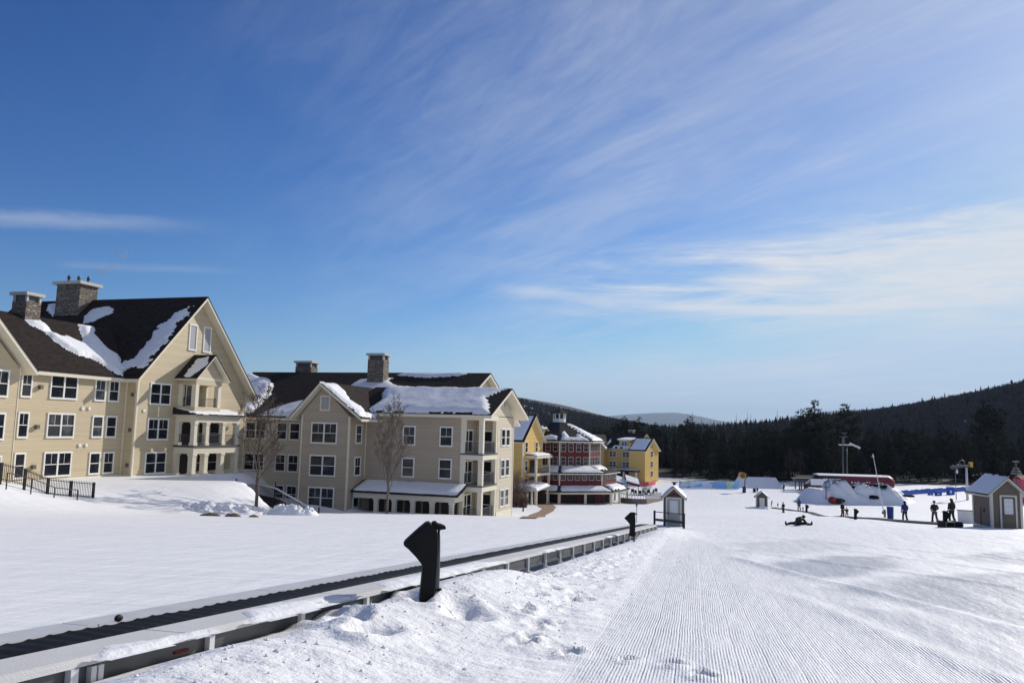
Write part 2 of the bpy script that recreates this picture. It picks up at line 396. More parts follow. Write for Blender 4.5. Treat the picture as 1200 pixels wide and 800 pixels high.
def window(root, p, r, n, w, h, cols=1, trim='white', muntin=True, pane='glass', rail=True, fw_=.11, name='window'):
    """p: lower left corner on the wall, r: unit right, n: unit outward normal"""
    p, r, n = Vector(p), Vector(r), Vector(n); Z = Vector((0,0,1)); f = MB(); muntin = muntin and WR.random() < .4
    if pane == 'glass': pane = WR.choice(['glass', 'glass', 'glass', 'glass_c', 'glass_b'])
    def bar(x0, x1, z0, z1, d0, d1):
        f.prism([p+r*x0+Z*z0+n*d0, p+r*x1+Z*z0+n*d0, p+r*x1+Z*z1+n*d0, p+r*x0+Z*z1+n*d0], n*(d1-d0))
    e = fw_
    bar(-e, w+e, -e-.03, 0, -.05, .10); bar(-e, w+e, h, h+e+.03, -.05, .085)
    bar(-e, 0, 0, h, -.05, .075); bar(w, w+e, 0, h, -.05, .075)
    cw = w/cols
    for i in range(cols):
        x0 = i*cw
        if i: bar(x0-.07, x0+.07, 0, h, -.05, .07)
        if rail: bar(x0+.0, x0+cw, h*.5-.03, h*.5+.03, .0, .045)
        if muntin: bar(x0+cw/2-.012, x0+cw/2+.012, h*.5 if rail else 0, h, .0, .035)
    fo = f.build(name, trim, root)
    g = MB(); g.prism([p+n*-.02, p+r*w+n*-.02, p+r*w+Z*h+n*-.02, p+Z*h+n*-.02], n*.04)
    go = g.build('pane', pane, fo)
    return fo
def railing(root, pts, h=1.05, mat='railing', step=.14, bal=.022, rail=.05, name='railing', posts=True):
    m = MB(); Z = Vector((0,0,1))
    for a, b in zip(pts[:-1], pts[1:]):
        a, b = Vector(a), Vector(b); l = (b-a).length; n = max(2, int(l/step))
        m.beam(a+Z*h, b+Z*h, rail); m.beam(a+Z*.1, b+Z*.1, rail*.8)
        for i in range(1, n):
            q = a.lerp(b, i/n); m.beam(q+Z*.1, q+Z*h, bal)
        if posts:
            for q in (a, b): m.beam(q, q+Z*(h+.06), rail*1.4)
    return m.build(name, mat, root)
def snow_sheet(root, O, U, V, poly, t=.14, cell=.22, seed=1, ragged=.25, name='roof_snow', lift=.02):
    """snow lying on a plane: O origin, U/V unit axes in the plane, poly in (u,v) metres"""
    O, U, V = Vector(O), Vector(U).normalized(), Vector(V).normalized(); Nn = U.cross(V).normalized()
    if Nn.z < 0: Nn = -Nn
    P = np.array(poly, float); lo = P.min(0)-.6; hi = P.max(0)+.6
    nx = max(3, int((hi[0]-lo[0])/cell)); ny = max(3, int((hi[1]-lo[1])/cell))
    X, Y = np.meshgrid(np.linspace(lo[0], hi[0], nx), np.linspace(lo[1], hi[1], ny), indexing='ij')
    dist = np.full(X.shape, 1e9); inside = np.zeros(X.shape, bool); n = len(P)
    for i in range(n):
        a, b = P[i], P[(i+1) % n]; ab = b-a; L2 = max(ab@ab, 1e-9)
        tt = np.clip(((X-a[0])*ab[0]+(Y-a[1])*ab[1])/L2, 0, 1)
        dist = np.minimum(dist, np.hypot(X-a[0]-tt*ab[0], Y-a[1]-tt*ab[1]))
        c = ((a[1] > Y) != (b[1] > Y)) & (X < (b[0]-a[0])*(Y-a[1])/((b[1]-a[1]) if abs(b[1]-a[1]) > 1e-9 else 1e-9)+a[0]); inside ^= c
    sd = np.where(inside, dist, -dist) + ragged*2*fbm(X*1.1, Y*1.1, seed, 4) + ragged*.9*(vn(X*4, Y*4, seed+5)-.5)
    H = t*np.clip(sst(-.03, .55, sd), 0, 1)*(1+.35*fbm(X*.7, Y*.7, seed+9, 3)*2) - .03*(sd < 0) + .012*(vn(X*3, Y*3, seed+2)-.5)
    ok = sd > -.12
    pos = (np.array(O)[None, None]+X[..., None]*np.array(U)+Y[..., None]*np.array(V)+(H[..., None]+lift)*np.array(Nn))
    org = np.array(ORG.get(root.name, (0,0,0)))
    idx = np.arange(nx*ny).reshape(nx, ny)
    keep = ok[:-1, :-1] & ok[1:, :-1] & ok[1:, 1:] & ok[:-1, 1:]
    F = np.stack([idx[:-1, :-1][keep], idx[1:, :-1][keep], idx[1:, 1:][keep], idx[:-1, 1:][keep]], 1)
    if len(F) == 0: return None
    if np.cross(np.array(U), np.array(V))[2] < 0: F = F[:, ::-1]
    used = np.unique(F); re = np.full(nx*ny, -1); re[used] = np.arange(len(used))
    return npmesh(name, (pos.reshape(-1, 3)-org)[used], re[F], 'snow', root, True)
def slope_axes(p0, p1, p2):                                     # p0 eave corner, p1 along eave, p2 up slope
    p0, p1, p2 = Vector(p0), Vector(p1), Vector(p2); U = (p1-p0).normalized(); W = (p2-p0); V = (W-U*W.dot(U)).normalized(); return p0, U, V
XP, XM, YP, YM = Vector((1,0,0)), Vector((-1,0,0)), Vector((0,1,0)), Vector((0,-1,0))

# ================================================================== THE GROUND
def grow(start, stop, f):
    out = [start]
    while out[-1] < stop: out.append(out[-1]+f(out[-1]))
    return out
xr = grow(3.2, 700, lambda x: min(14, max(.07, .032*(x-3.2+1.2))))
xl = [-v for v in grow(5.2, 700, lambda x: min(14, max(.07, .032*(x-5.2+1.2))))]
xs = np.array(sorted(set(np.round(xl+list(np.arange(-5.13, 3.2, .07))+xr, 4))))
yf = grow(2.5, 900, lambda y: min(16, max(.06, .0085*y)))
ys = np.array(sorted(set(np.round(list(-np.array(grow(0.0, 60, lambda y: .4+.15*y)))+[.8, 1.4, 2.0]+yf, 4))))
X, Y = np.meshgrid(xs, ys, indexing='ij')
Zg = ground(X, Y)
# snow bank ploughed up along the right side of the carpet lift
def bank(x, y):
    prof_ = np.where(x < -4.1, .36-.16*np.clip((-4.1-x)/.65, 0, 1.4), .36*np.exp(-((x+4.1)/1.15)**2))
    lev = .15+.85*sst(3.0, 4.9, y)-.15*sst(7.6, 8.6, y)+.25*sst(9.9, 11.2, y)-.65*sst(12.4, 15.5, y)+.45*sst(32, 37, y)-.9*sst(42, 48, y)
    rough = 1+.22*fbm(x*.9, y*.7, 41, 4)
    over = .10*sst(7.4, 8.6, y)*(1-sst(13.2, 15.2, y))*sst(-4.88, -4.73, x)*(1-sst(-4.3, -3.4, x))*(1-np.exp(-((y-9.5)/.6)**2))
    return np.where(x < -4.79, 0, prof_*np.maximum(lev, 0)*rough) + over
near = (1-sst(30, 60, Y))
bk = bank(X, Y)*(Y > 1)*(1-sst(50, 56, Y))
rg = np.clip(sst(-4.8, -4.3, X)*(1-sst(-2.2, -.9, X+.057*(Y-7)))*(Y > -5)*(1-sst(46, 56, Y)), 0, 1)
Zg = Zg + bk + rg*(.055*fbm(X*1.3, Y*1.0, 51, 4)+.05*fbm(X*4, Y*4, 61, 3))*near
Zg = Zg + .05*fbm(X*.35, Y*.2, 71, 3)*near
# clear a trough for the lift structure
tro = sst(-6.15, -5.95, X)*(1-sst(-5.03, -4.81, X))*(Y > -7)*(Y < 43.5)
Zg = Zg - .22*tro
cut = sst(-4.93, -4.78, X)*(1-sst(-4.65, -4.4, X)); 
Zg = Zg - cut*.16*(sst(14, 17, Y)*(1-sst(33, 36, Y)))
# footprints: each one a shallow pit with a soft raised rim
fps = [(x/3.81+600, y/3.81+590, .125 if y < 480 else .085) for x, y in [(375,290),(352,312),(322,340),(300,345),(200,352),(170,345),(160,360),(465,345),(380,392),(372,300),(330,445),(290,428),(270,455),(215,480),(195,490),(210,545),(60,530),(30,528),(105,570),(70,610),(85,640),(120,612),(250,665),(298,675),(235,662),(520,700),(710,720),(745,724),(835,770),(870,775),(540,235),(520,250),(480,262),(430,285),(455,275),(60,335),(20,355),(90,350)]]
fps += [(x/4.286+280, y/4.286+600, s) for x, y, s in [(375,595,.24),(400,655,.2),(445,665,.2),(545,695,.22),(580,712,.16),(640,525,.24),(690,535,.2),(840,550,.3),(880,570,.22),(680,745,.26),(650,758,.18),(960,590,.2),(1080,575,.3),(1150,600,.3),(470,598,.1)]]
fps += [(x/2+600, y/2+560, .13) for x, y in [(98,260),(130,268),(92,285),(62,300),(30,330),(56,350),(24,395),(45,382),(135,410),(240,215),(210,228),(180,243)]]
for i, (u, v, r_) in enumerate(fps):
    p = gp(u, v); rx = r_*(.75+.3*random.random()); ry = r_*(1.3+.5*random.random())
    q = ((X-p.x)/rx)**2+((Y-p.y)/ry)**2
    Zg = Zg - (.12 if r_ > .15 else .08 if r_ > .1 else .05)*np.exp(-q*q*1.4) + .035*np.exp(-((np.sqrt(q)-1.35)/.35)**2)
# shallow ski-track ridges on the scraped piste to the right
for (ua, va, ub, vb, hgt) in [(865,655,1199,742,.10),(930,700,1180,800,.08),(870,645,1199,690,.07),(960,640,1199,672,.06),(900,630,1199,655,.06)]:
    a, b = gp(ua, va), gp(ub, vb); dx, dy = b.x-a.x, b.y-a.y; l = math.hypot(dx, dy)
    s_ = ((X-a.x)*dx+(Y-a.y)*dy)/l; t_ = ((X-a.x)*-dy+(Y-a.y)*dx)/l + .35*fbm(s_*.25, s_*0, 81, 2)
    Zg = Zg + .5*hgt*np.exp(-(t_/.22)**2)*sst(-2, 1, s_)*(1-sst(l+2, l+8, s_))*(1+fbm(X*3, Y*3, 83, 3))
# masks for the snow material (where the groomer and the skis have been)
lx = X+.0664*Y
lane = sst(-1.45, -1.05, lx+.25*fbm(X*.8, Y*.5, 91, 3))*(1-sst(2.2, 3.0, X+.18*(Y-9)+.5*fbm(X*.6, Y*.4, 93, 3)))
lane = lane*(1-sst(30, 46, Y))
latX = X*rt.x+Y*rt.y; dX = X*fh.x+Y*fh.y
ice = sst(3.2, 4.6, X+.18*(Y-9)+.8*fbm(X*.3, Y*.3, 95, 3))*(1-sst(44, 60, Y+4*fbm(X*.1, Y*.1, 97, 2)))*sst(4, 8, dX)
ice = ice*(.8+.2*sst(-.06, .03, fbm(X*.10+3, Y*.16, 99, 3)))
def patch(pix, wgt, soft, seed):                                # scraped icy patch: soft-edged polygon on the ground
    P_ = np.array([[q.x, q.y] for q in (gp(u, v) for u, v in pix)]); dist = np.full(X.shape, 1e9); ins = np.zeros(X.shape, bool); n_ = len(P_)
    for i in range(n_):
        a, b = P_[i], P_[(i+1) % n_]; ab = b-a; t_ = np.clip(((X-a[0])*ab[0]+(Y-a[1])*ab[1])/(ab@ab), 0, 1)
        dist = np.minimum(dist, np.hypot(X-a[0]-t_*ab[0], Y-a[1]-t_*ab[1])); dy_ = b[1]-a[1] if abs(b[1]-a[1]) > 1e-9 else 1e-9
        ins ^= ((a[1] > Y) != (b[1] > Y)) & (X < ab[0]*(Y-a[1])/dy_+a[0])
    sd_2 = np.where(ins, dist, -dist)+1.2*fbm(X*.5+seed, Y*.35, seed, 5)
    return wgt*sst(-soft, soft, sd_2)
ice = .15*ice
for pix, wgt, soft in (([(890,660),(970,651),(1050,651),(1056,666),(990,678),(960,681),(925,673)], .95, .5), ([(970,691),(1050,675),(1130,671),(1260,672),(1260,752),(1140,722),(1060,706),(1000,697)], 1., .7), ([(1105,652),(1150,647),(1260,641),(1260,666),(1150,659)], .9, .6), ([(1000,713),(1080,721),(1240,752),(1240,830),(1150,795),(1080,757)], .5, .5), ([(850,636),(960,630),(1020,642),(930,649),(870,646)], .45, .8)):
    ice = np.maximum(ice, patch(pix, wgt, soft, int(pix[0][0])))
Fi = np.arange(X.size).reshape(X.shape)
F = np.stack([Fi[:-1, :-1].ravel(), Fi[1:, :-1].ravel(), Fi[1:, 1:].ravel(), Fi[:-1, 1:].ravel()], 1)
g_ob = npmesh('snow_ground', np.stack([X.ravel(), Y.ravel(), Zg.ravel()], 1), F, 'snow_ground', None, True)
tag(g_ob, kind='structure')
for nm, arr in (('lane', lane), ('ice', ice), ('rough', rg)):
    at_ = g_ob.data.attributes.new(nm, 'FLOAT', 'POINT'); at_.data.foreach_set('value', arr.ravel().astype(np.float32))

# hills beyond the valley, each a thick landform
def landform(name, x0, x1, y0, y1, n, hf, mat):
    xs_, ys_ = np.linspace(x0, x1, n[0]), np.linspace(y0, y1, n[1]); A, B = np.meshgrid(xs_, ys_, indexing='ij'); Z_ = hf(A, B)
    I = np.arange(A.size).reshape(A.shape); F_ = np.stack([I[:-1,:-1].ravel(), I[1:,:-1].ravel(), I[1:,1:].ravel(), I[:-1,1:].ravel()], 1)
    return tag(npmesh(name, np.stack([A.ravel(), B.ravel(), Z_.ravel()], 1), F_, mat, None, True), kind='structure')
def hill_r(x, y): return -16.5 + 128*np.exp(-((x-650)/470)**2)*sst(285, 960, y)**1.15*(1+.10*fbm(x/120., y/120., 5, 3)) 
def hill_l(x, y): return -17 + 112*np.exp(-((x+760)/455)**2)*sst(420, 1430, y)*(1+.12*fbm(x/150., y/150., 6, 3))
def hill_any(x, y): return np.maximum(np.maximum(hill_r(x, y), hill_l(x, y)), ground(x, y)+.0)
def forest_floor():
    m, nt, b = newmat('forest_floor'); tc = N(nt, 'ShaderNodeTexCoord')
    n = N(nt, 'ShaderNodeTexNoise'); n.inputs['Scale'].default_value = .02; n.inputs['Detail'].default_value = 8; L(nt, tc.outputs['Object'], n.inputs['Vector'])
    L(nt, mixc(nt, n.outputs['Fac'], (.018, .016, .016), (.036, .032, .031)), b.inputs['Base Color']); b.inputs['Roughness'].default_value = 1; return m
M['floor'] = forest_floor()
landform('hill', 60, 1100, 280, 1700, (90, 110), lambda x, y: hill_r(x, y)-.2, 'floor')
landform('hill', -1500, 60, 420, 2300, (100, 110), lambda x, y: hill_l(x, y)-.4, 'floor')
def far_m(x, y):
    r = 45+.80*150*np.exp(-((x+650)/420)**2)+60*np.exp(-((x+1150)/260)**2)+95*np.exp(-((x+2200)/500)**2)+170*np.exp(-((x-900)/700)**2)
    return -40+(r+55)*np.exp(-((y-7000)/900)**2)*(1+.22*fbm(x/350., y/350., 8, 5))
landform('hill', -4200*2.8, 3200*2.8, 5200*2.8, 8600*2.8, (150, 50), lambda x, y: 2.8*far_m(x/2.8, y/2.8), 'floor')
# ================================================================== CREAM LODGE (left)
zb = -7.2
B1 = thing('gabled_lodge', 'cream clapboard lodge with tall steep gable, porch tower and two stone chimneys', 'building', (-50.2, 62, -5))
w = MB()
gable_wall(w, 'x', -72, -50.2, [(55.0, 3.75), (62.3, 11.25), (70.2, 2.9)], zb)
w.build('wall', 'cream', B1)
w = MB(); gable_wall(w, 'x', -64, -50.0, [(27.4, 3.3), (35.4, 11.2), (43.4, 3.3)], zb); w.build('wall', 'cream', B1)
w = MB(); w.box(-63.2, -51.3, 43.2, 55.2, zb, 3.25); w.build('wall', 'cream', B1)
gable_roof(B1, 'x', -72.6, -49.35, [(54.1, 3.45), (62.15, 11.75), (71.1, 2.45)])
gable_roof(B1, 'x', -64.6, -49.2, [(26.4, 3.3), (35.3, 12.25), (44.2, 3.3)])
# wing roof, one long slope up to its ridge
m = MB(); m.prism([(-50.75,43.0,3.52),(-57.2,43.0,8.3),(-63.8,43.0,3.4),(-63.8,43.0,3.3),(-57.2,43.0,8.2),(-50.75,43.0,3.42)], (0,17.0,0)); m.build('roof', 'shingle', B1)
m = MB(); m.prism([(-50.82,43.3,3.38),(-57.2,43.3,8.12),(-63.7,43.3,3.3),(-63.7,43.3,3.05),(-57.2,43.3,7.8),(-50.82,43.3,3.1)], (0,11.6,0)); m.build('soffit', 'trim', B1)
# corner boards, base boards
t = MB()
t.box(-50.17, -50.35, 54.96, 55.14, zb, 3.7); t.box(-50.15, -50.4, 54.95, 70.25, -5.6, -4.75); t.box(-51.27, -51.45, 43.4, 55.0, -5.6, -4.7)
t.box(-51.3, -50.2, 54.97, 55.05, -5.6, -4.75); t.box(-49.97, -50.2, 43.36, 43.42, zb, 3.5); t.box(-51.26, -51.4, 54.85, 54.99, -5, 3.2)
t.box(-50.16, -50.3, 70.1, 70.24, zb, 2.9)
t.build('corner_trim', 'trim', B1)
# windows on the gable wall
for z in (1.42, -1.68, -4.62): window(B1, (-50.2, 56.55, z), YP, XP, 2.35, 1.66, 2)
for y in (61.0, 63.02):
    window(B1, (-50.2, y, 6.65), YP, XP, .85, 2.2, 1, 'white', False, 'louver', False, .13, 'louver_panel')
# windows on the wing
for z in (1.5, -1.48, -4.45):
    window(B1, (-51.3, 44.78, z), YP, XP, .72, 1.66, 1); window(B1, (-51.3, 47.3, z), YP, XP, 2.35, 1.66, 2)
    window(B1, (-51.3, 51.6, z), YP, XP, .92, 1.55, 1); window(B1, (-51.3, 53.05, z), YP, XP, .92, 1.55, 1)
    window(B1, (-50.0, 40.25, z-.1), YP, XP, 2.2, 1.66, 2); window(B1, (-50.0, 33.6, z-.1), YP, XP, 2.3, 1.66, 2); window(B1, (-50.0, 29.0, z-.1), YP, XP, 1.1, 1.66, 1)
    v = MB(); v.box(-51.3, -51.05, 46.15, 46.42, z+.55, z+.85); v.build('wall_vent', 'hut_dark', B1)
    v = MB(); v.box(-50.8, -50.55, 54.9, 55.02, z+.4, z+.7); v.build('wall_vent', 'hut_dark', B1)
for z in (.75, -2.2):
    for y in (50.3, 50.95):
        v = MB(); v.box(-51.3, -51.2, y, y+.22, z-.12, z+.12); v.build('wall_vent', 'white', B1)
v = MB(); v.box(-50.2, -50.12, 55.75, 56.05, .62, .85); v.build('wall_vent', 'white', B1)
# porch tower
px, py0, py1 = -48.05, 59.9, 66.5
m = MB()
m.box(-50.2, px+.1, py0-.1, py1, -2.42, -2.25); m.build('porch_floor', 'steel_dark', B1)
m = MB()
m.box(-50.2, px, py0, py1-.05, -3.0, -2.43); m.box(-50.2, px, py0, py1-.05, -.15, .38); m.box(-50.25, px+.3, py0-.35, py1+.25, .385, .55); m.box(-50.2, px-.1, py0-.02, py1, -5.6, -4.95)
m.build('porch_beam', 'trim', B1)
def column(root, x, y, z0, z1, w_=.42, mat='trim'):
    m = MB(); m.box(x-w_/2, x+w_/2, y-w_/2, y+w_/2, z0, z1); m.box(x-w_/2-.05, x+w_/2+.05, y-w_/2-.05, y+w_/2+.05, z0, z0+.25); m.box(x-w_/2-.05, x+w_/2+.05, y-w_/2-.05, y+w_/2+.05, z1-.2, z1)
    return m.build('column', mat, root)
for y in (py0+.22, 61.75, 64.1, py1-.3):
    column(B1, px-.25, y, -4.95, -3.0, .5); column(B1, px-.25, y, -2.25, -.15, .42)
for x in (-50.0,):
    column(B1, x, py0+.22, -4.95, -3.0, .4); column(B1, x, py0+.22, -2.25, -.15, .4)
railing(B1, [(-49.8, py0+.2, -2.25), (px-.25, py0+.2, -2.25), (px-.25, py1-.3, -2.25)], .95)
m = MB(); m.box(-50.19, -50.1, 60.3, 62.75, -2.24, -.2); m.build('door', 'dark', B1); m = MB(); m.box(-50.19, -50.1, 60.3, 62.75, -4.94, -3.05); m.build('door', 'dark', B1)
window(B1, (-50.2, 63.1, -2.15), YP, XP, 3.1, 1.9, 2, 'trim', False); window(B1, (-50.2, 63.1, -4.85), YP, XP, 3.1, 1.75, 2, 'trim', False)
# lean-to roof of the porch with its snow
m = MB(); m.prism([(-50.2, py0-.45, 1.15), (px+.45, py0-.45, .58), (px+.45, py0-.45, .5), (-50.2, py0-.45, .5)], (0, py1-py0+.85, 0)); m.build('porch_roof', 'shingle', B1)
O, U, V = slope_axes((px+.45, py0-.45, .58), (px+.45, py1+.4, .58), (-50.2, py0-.45, 1.15))
snow_sheet(B1, O, U, V, [(.05,.0),(7.4,.0),(7.4,2.55),(.05,2.55)], .13, .15, 3, .06)
# bay with balcony on top of the porch
by0, by1, bx = 60.0, 63.6, -48.3
m = MB(); m.box(-50.25, bx, by0, by1, .6, 1.25); m.build('bay_base', 'cream2', B1); m = MB(); m.box(-50.2, bx, by0, by1, 3.25, 3.95)
m.prism([(bx, by0, 3.94), (bx, by1, 3.94), (bx, (by0+by1)/2, 5.7)], (-1.9, 0, 0)); m.build('bay_wall', 'cream2', B1)
for (x, y) in ((bx-.22, by0+.22), (bx-.22, by1-.22)): m = MB(); m.box(x-.22, x+.222, y-.222, y+.22, 1.24, 3.26); m.build('column', 'trim', B1)
m = MB(); m.box(-50.2, -49.75, by0+.01, by0+.3, 1.2, 3.26); m.build('column', 'trim', B1); m = MB(); m.box(-50.2, -49.75, by1-.3, by1-.01, 1.2, 3.26); m.build('column', 'trim', B1)
m = MB(); m.box(bx+.02, bx-.12, by0-.1, by1+.1, 3.72, 3.95); m.box(bx+.02, -50.2, by0-.06, by0+.06, 3.72, 3.95); m.build('bay_trim', 'trim', B1)
m = MB(); m.box(-50.19, -50.08, 60.8, 62.0, 1.25, 3.2); m.build('door', 'dark', B1)
window(B1, (-49.5, by0+.31, 1.35), XP, YM, .55, 1.8, 1, 'trim', False, 'glass', False, .06)
railing(B1, [(-49.7, by0+.2, 1.25), (bx-.2, by0+.2, 1.25), (bx-.2, by1-.2, 1.25)], .8)
gable_roof(B1, 'x', -50.2, bx+.55, [(by0-.6, 3.85), ((by0+by1)/2, 6.15), (by1+.6, 3.85)], st=.16)
ridgey = (by0+by1)/2
O, U, V = slope_axes((-50.2, by0-.6, 3.85), (bx+.55, by0-.6, 3.85), (-50.2, ridgey, 6.15))
snow_sheet(B1, O, U, V, [(.9,.1),(1.5,.0),(2.4,1.9),(1.75,3.1),(.75,2.6)], .1, .12, 5, .12)
# snow left on the dark roofs
e0, e1 = (-66.6, 54.1, 3.45), (-49.35, 54.1, 3.45)
O, U, V = slope_axes(e0, e1, (-66.6, 62.15, 11.75))
# streak along the rake, broad tongue in the valley, remnants higher up
snow_sheet(B1, O, U, V, [(14.2,2.0),(14.9,2.4),(15.0,3.2),(14.7,4.7),(14.7,6.3),(14.9,8.0),(15.4,9.4),(16.2,9.9),(16.7,8.3),(16.7,6.5),(16.7,4.5),(16.8,2.8),(16.5,1.5),(15.0,.9)], .10, .10, 7, .8)
snow_sheet(B1, O, U, V, [(4.5,8.8),(4.7,10.0),(6.2,10.4),(7.3,9.9),(7.7,9.2),(6.8,8.7),(6.4,8.0),(5.4,7.6)], .18, .14, 10, .15)
snow_sheet(B1, O, U, V, [(-1.1,10.2),(-1.7,11.0),(-1.0,11.2),(.6,9.6),(.7,8.8)], .12, .15, 12, .2)
O, U, V = slope_axes((-50.75,43.0,3.52), (-50.75,57.2,3.52), (-57.2,43.0,8.3))
snow_sheet(B1, O, U, V, [(13.6,7.95),(13.5,7.6),(12.8,6.8),(12.6,5.4),(12.5,4.2),(13.0,3.2),(11.9,1.3),(10.9,.08),(10.2,.3),(9.6,1.7),(9.2,2.4),(8.0,2.5),(7.3,3.4),(6.9,4.6),(6.9,5.8),(7.8,5.8),(8.6,5.4),(9.0,5.6),(9.7,4.9),(10.2,4.8),(11.0,6.2),(11.8,7.95)], .24, .14, 9, .14)
snow_sheet(B1, O, U, V, [(6.0,7.3),(7.7,7.7),(7.9,6.9),(7.7,5.9),(6.9,5.7),(6.1,6.3)], .16, .13, 14, .12)
# chimneys
def chimney(root, x0, x1, y0, y1, z0, z1, style, name='chimney'):
    m = MB(); zt = z1-(.75 if style == 'vented' else .3); m.box(x0, x1, y0, y1, z0, zt); c = m.build(name, 'stone', root)
    if style == 'vented':
        k = MB(); 
        for (x, y) in ((x0, y0), (x1-.2, y0), (x0, y1-.2), (x1-.2, y1-.2)): k.box(x+.02, x+.2, y+.02, y+.2, zt-.01, z1-.25)
        k.box(x0-.18, x1+.18, y0-.18, y1+.18, z1-.25, z1); k.build('chimney_cap', 'cap', c)
        k = MB(); k.box(x0+.15, x1-.15, y0+.15, y1-.15, zt-.01, z1-.26); k.build('flue', 'steel_dark', c)
    else:
        k = MB(); k.box(x0-.3, x1+.3, y0-.3, y1+.3, zt, z1); k.build('chimney_cap', 'cap', c)
        for i in range(3):
            f = MB(); cx, cy = x0+(x1-x0)*(.25+.25*i), y0+(y1-y0)*(.3+.22*i)
            f.tube([(cx, cy, z1-.01), (cx, cy, z1+.45)], .13, 10); f.tube([(cx, cy, z1+.45), (cx, cy, z1+.72), (cx, cy, z1+.78)], [.19, .12, .03], 10); f.build('flue', 'steel_dark', c, True)
    return c
chimney(B1, -65.9, -63.0, 60.4, 62.6, 7.5, 13.35, 'flues')
chimney(B1, -58.0, -56.5, 49.0, 50.4, 6.5, 10.1, 'vented')

# ================================================================== TAN CONDOMINIUM (centre left)
B2 = thing('tan_apartment_block', 'grey tan apartment block with snow covered roof and stacked corner balconies', 'building', (-32, 72, -8.6))
zb = -10.2
w = MB(); w.box(-37.2, -26.75, 71.5, 81.6, zb, 1.25); w.build('wall', 'tan', B2)
w = MB(); w.box(-26.8, -24.5, 76.0, 81.55, zb, 1.2)
w.prism([(-24.5, 71.5, 1.14), (-24.5, 81.55, 1.14), (-24.5, 77.2, 3.45)], (-3.0, 0, 0)); w.build('wall', 'tan_light', B2)
w = MB(); gable_wall(w, 'y', 68.0, 72.2, [(-42.1, 1.0), (-39.85, 3.55), (-36.9, .7)], zb); w.box(-42.1, -36.9, 72.0, 73.4, zb, 1.2); w.build('wall', 'tan', B2)
w = MB(); w.box(-52.8, -42.0, 73.0, 86, zb, .55); w.box(-52, -29.2, 81.5, 92, zb, .5)
w.prism([(-29.2, 77, 1.6), (-29.2, 93, 1.6), (-29.2, 85, 5.6)], (-20, 0, 0)); w.build('wall', 'tan_light', B2)
gable_roof(B2, 'x', -60, -28.4, [(72.3, .62), (85, 6.25), (97.7, .62)])
gable_roof(B2, 'x', -39, -23.45, [(70.75, 1.28), (77.3, 4.1), (83.85, 1.28)])
gable_roof(B2, 'y', 67.2, 79.0, [(-43.05, .66), (-39.9, 4.05), (-35.2, .66)])
t = MB()
t.box(-36.86, -37.02, 67.96, 68.14, zb, .75); t.box(-42.14, -42.0, 67.95, 68.1, zb, .8); t.box(-37.0, -36.85, 71.4, 71.52, zb, .6); t.box(-42.1, -36.86, 67.95, 68.02, -9.2, -8.35); t.box(-36.84, -36.9, 68.0, 71.5, -9.2, -8.35)
t.box(-24.46, -24.6, 81.42, 81.6, zb, 1.2); t.box(-24.46, -24.6, 76.0, 81.5, -9.4, -8.4)
t.build('corner_trim', 'trim', B2)
for z in (-1.78, -4.9, -7.95): 
    window(B2, (-40.9, 68.0, z), XP, YM, 2.62, 1.78, 2)
    window(B2, (-36.9, 69.4, z+.05), YP, XP, 1.05, 1.62, 1)
    window(B2, (-24.5, 77.25, z+.08), YP, XP, 1.15, 1.55, 1); window(B2, (-24.5, 78.85, z+.08), YP, XP, 1.15, 1.55, 1)
window(B2, (-40.05, 68.0, 1.4), XP, YM, .85, 1.2, 1, 'trim', False, 'louver', False, .12, 'louver_panel')
for z in (-1.77, -4.87):
    window(B2, (-32.75, 71.5, z), XP, YM, 1.12, 1.66, 1); window(B2, (-28.85, 71.5, z), XP, YM, 1.14, 1.68, 1)
for z in (-1.68, -5.0, -8.2):
    window(B2, (-48.05, 73.0, z), XP, YM, 1.05, 1.6, 1); window(B2, (-46.5, 73.0, z), XP, YM, 1.05, 1.6, 1); window(B2, (-51.9, 73.0, z), XP, YM, 2.3, 1.6, 2)
v = MB(); v.box(-24.5, -24.36, 77.95, 78.25, 2.3, 3.0); v.build('louver_panel', 'louver', B2)
# stacked corner balconies
for i, z in enumerate((-8.75, -5.5, -2.48)):
    m = MB(); m.box(-26.75, -24.42, 71.42, 76.0, z-.14, z); m.build('balcony_floor', 'steel_dark', B2)
    m = MB(); m.box(-26.75, -24.46, 71.46, 76.0, z-.6, z-.142); top = (-6.1, -3.07, .75)[i]
    m.build('balcony_beam', 'trim', B2)
    for (x, y, w_) in ((-26.55, 71.68, .42), (-24.72, 71.72, .44), (-24.72, 75.8, .4)): m = MB(); m.box(x-w_/2, x+w_/2, y-w_/2, y+w_/2, z, top); m.build('column', 'trim', B2)
    railing(B2, [(-26.3, 71.68, z), (-24.72, 71.68, z), (-24.72, 75.6, z)], 1.05)
    window(B2, (-26.3, 76.0, z+.1), XP, YM, 1.2, 2.0, 1, 'white', False); window(B2, (-26.75, 72.3, z+.1), YP, XP, 2.4, 2.05, 2, 'white', False)
m = MB(); m.box(-26.8, -24.46, 71.46, 76.02, .72, 1.2); m.build('balcony_beam', 'trim', B2)
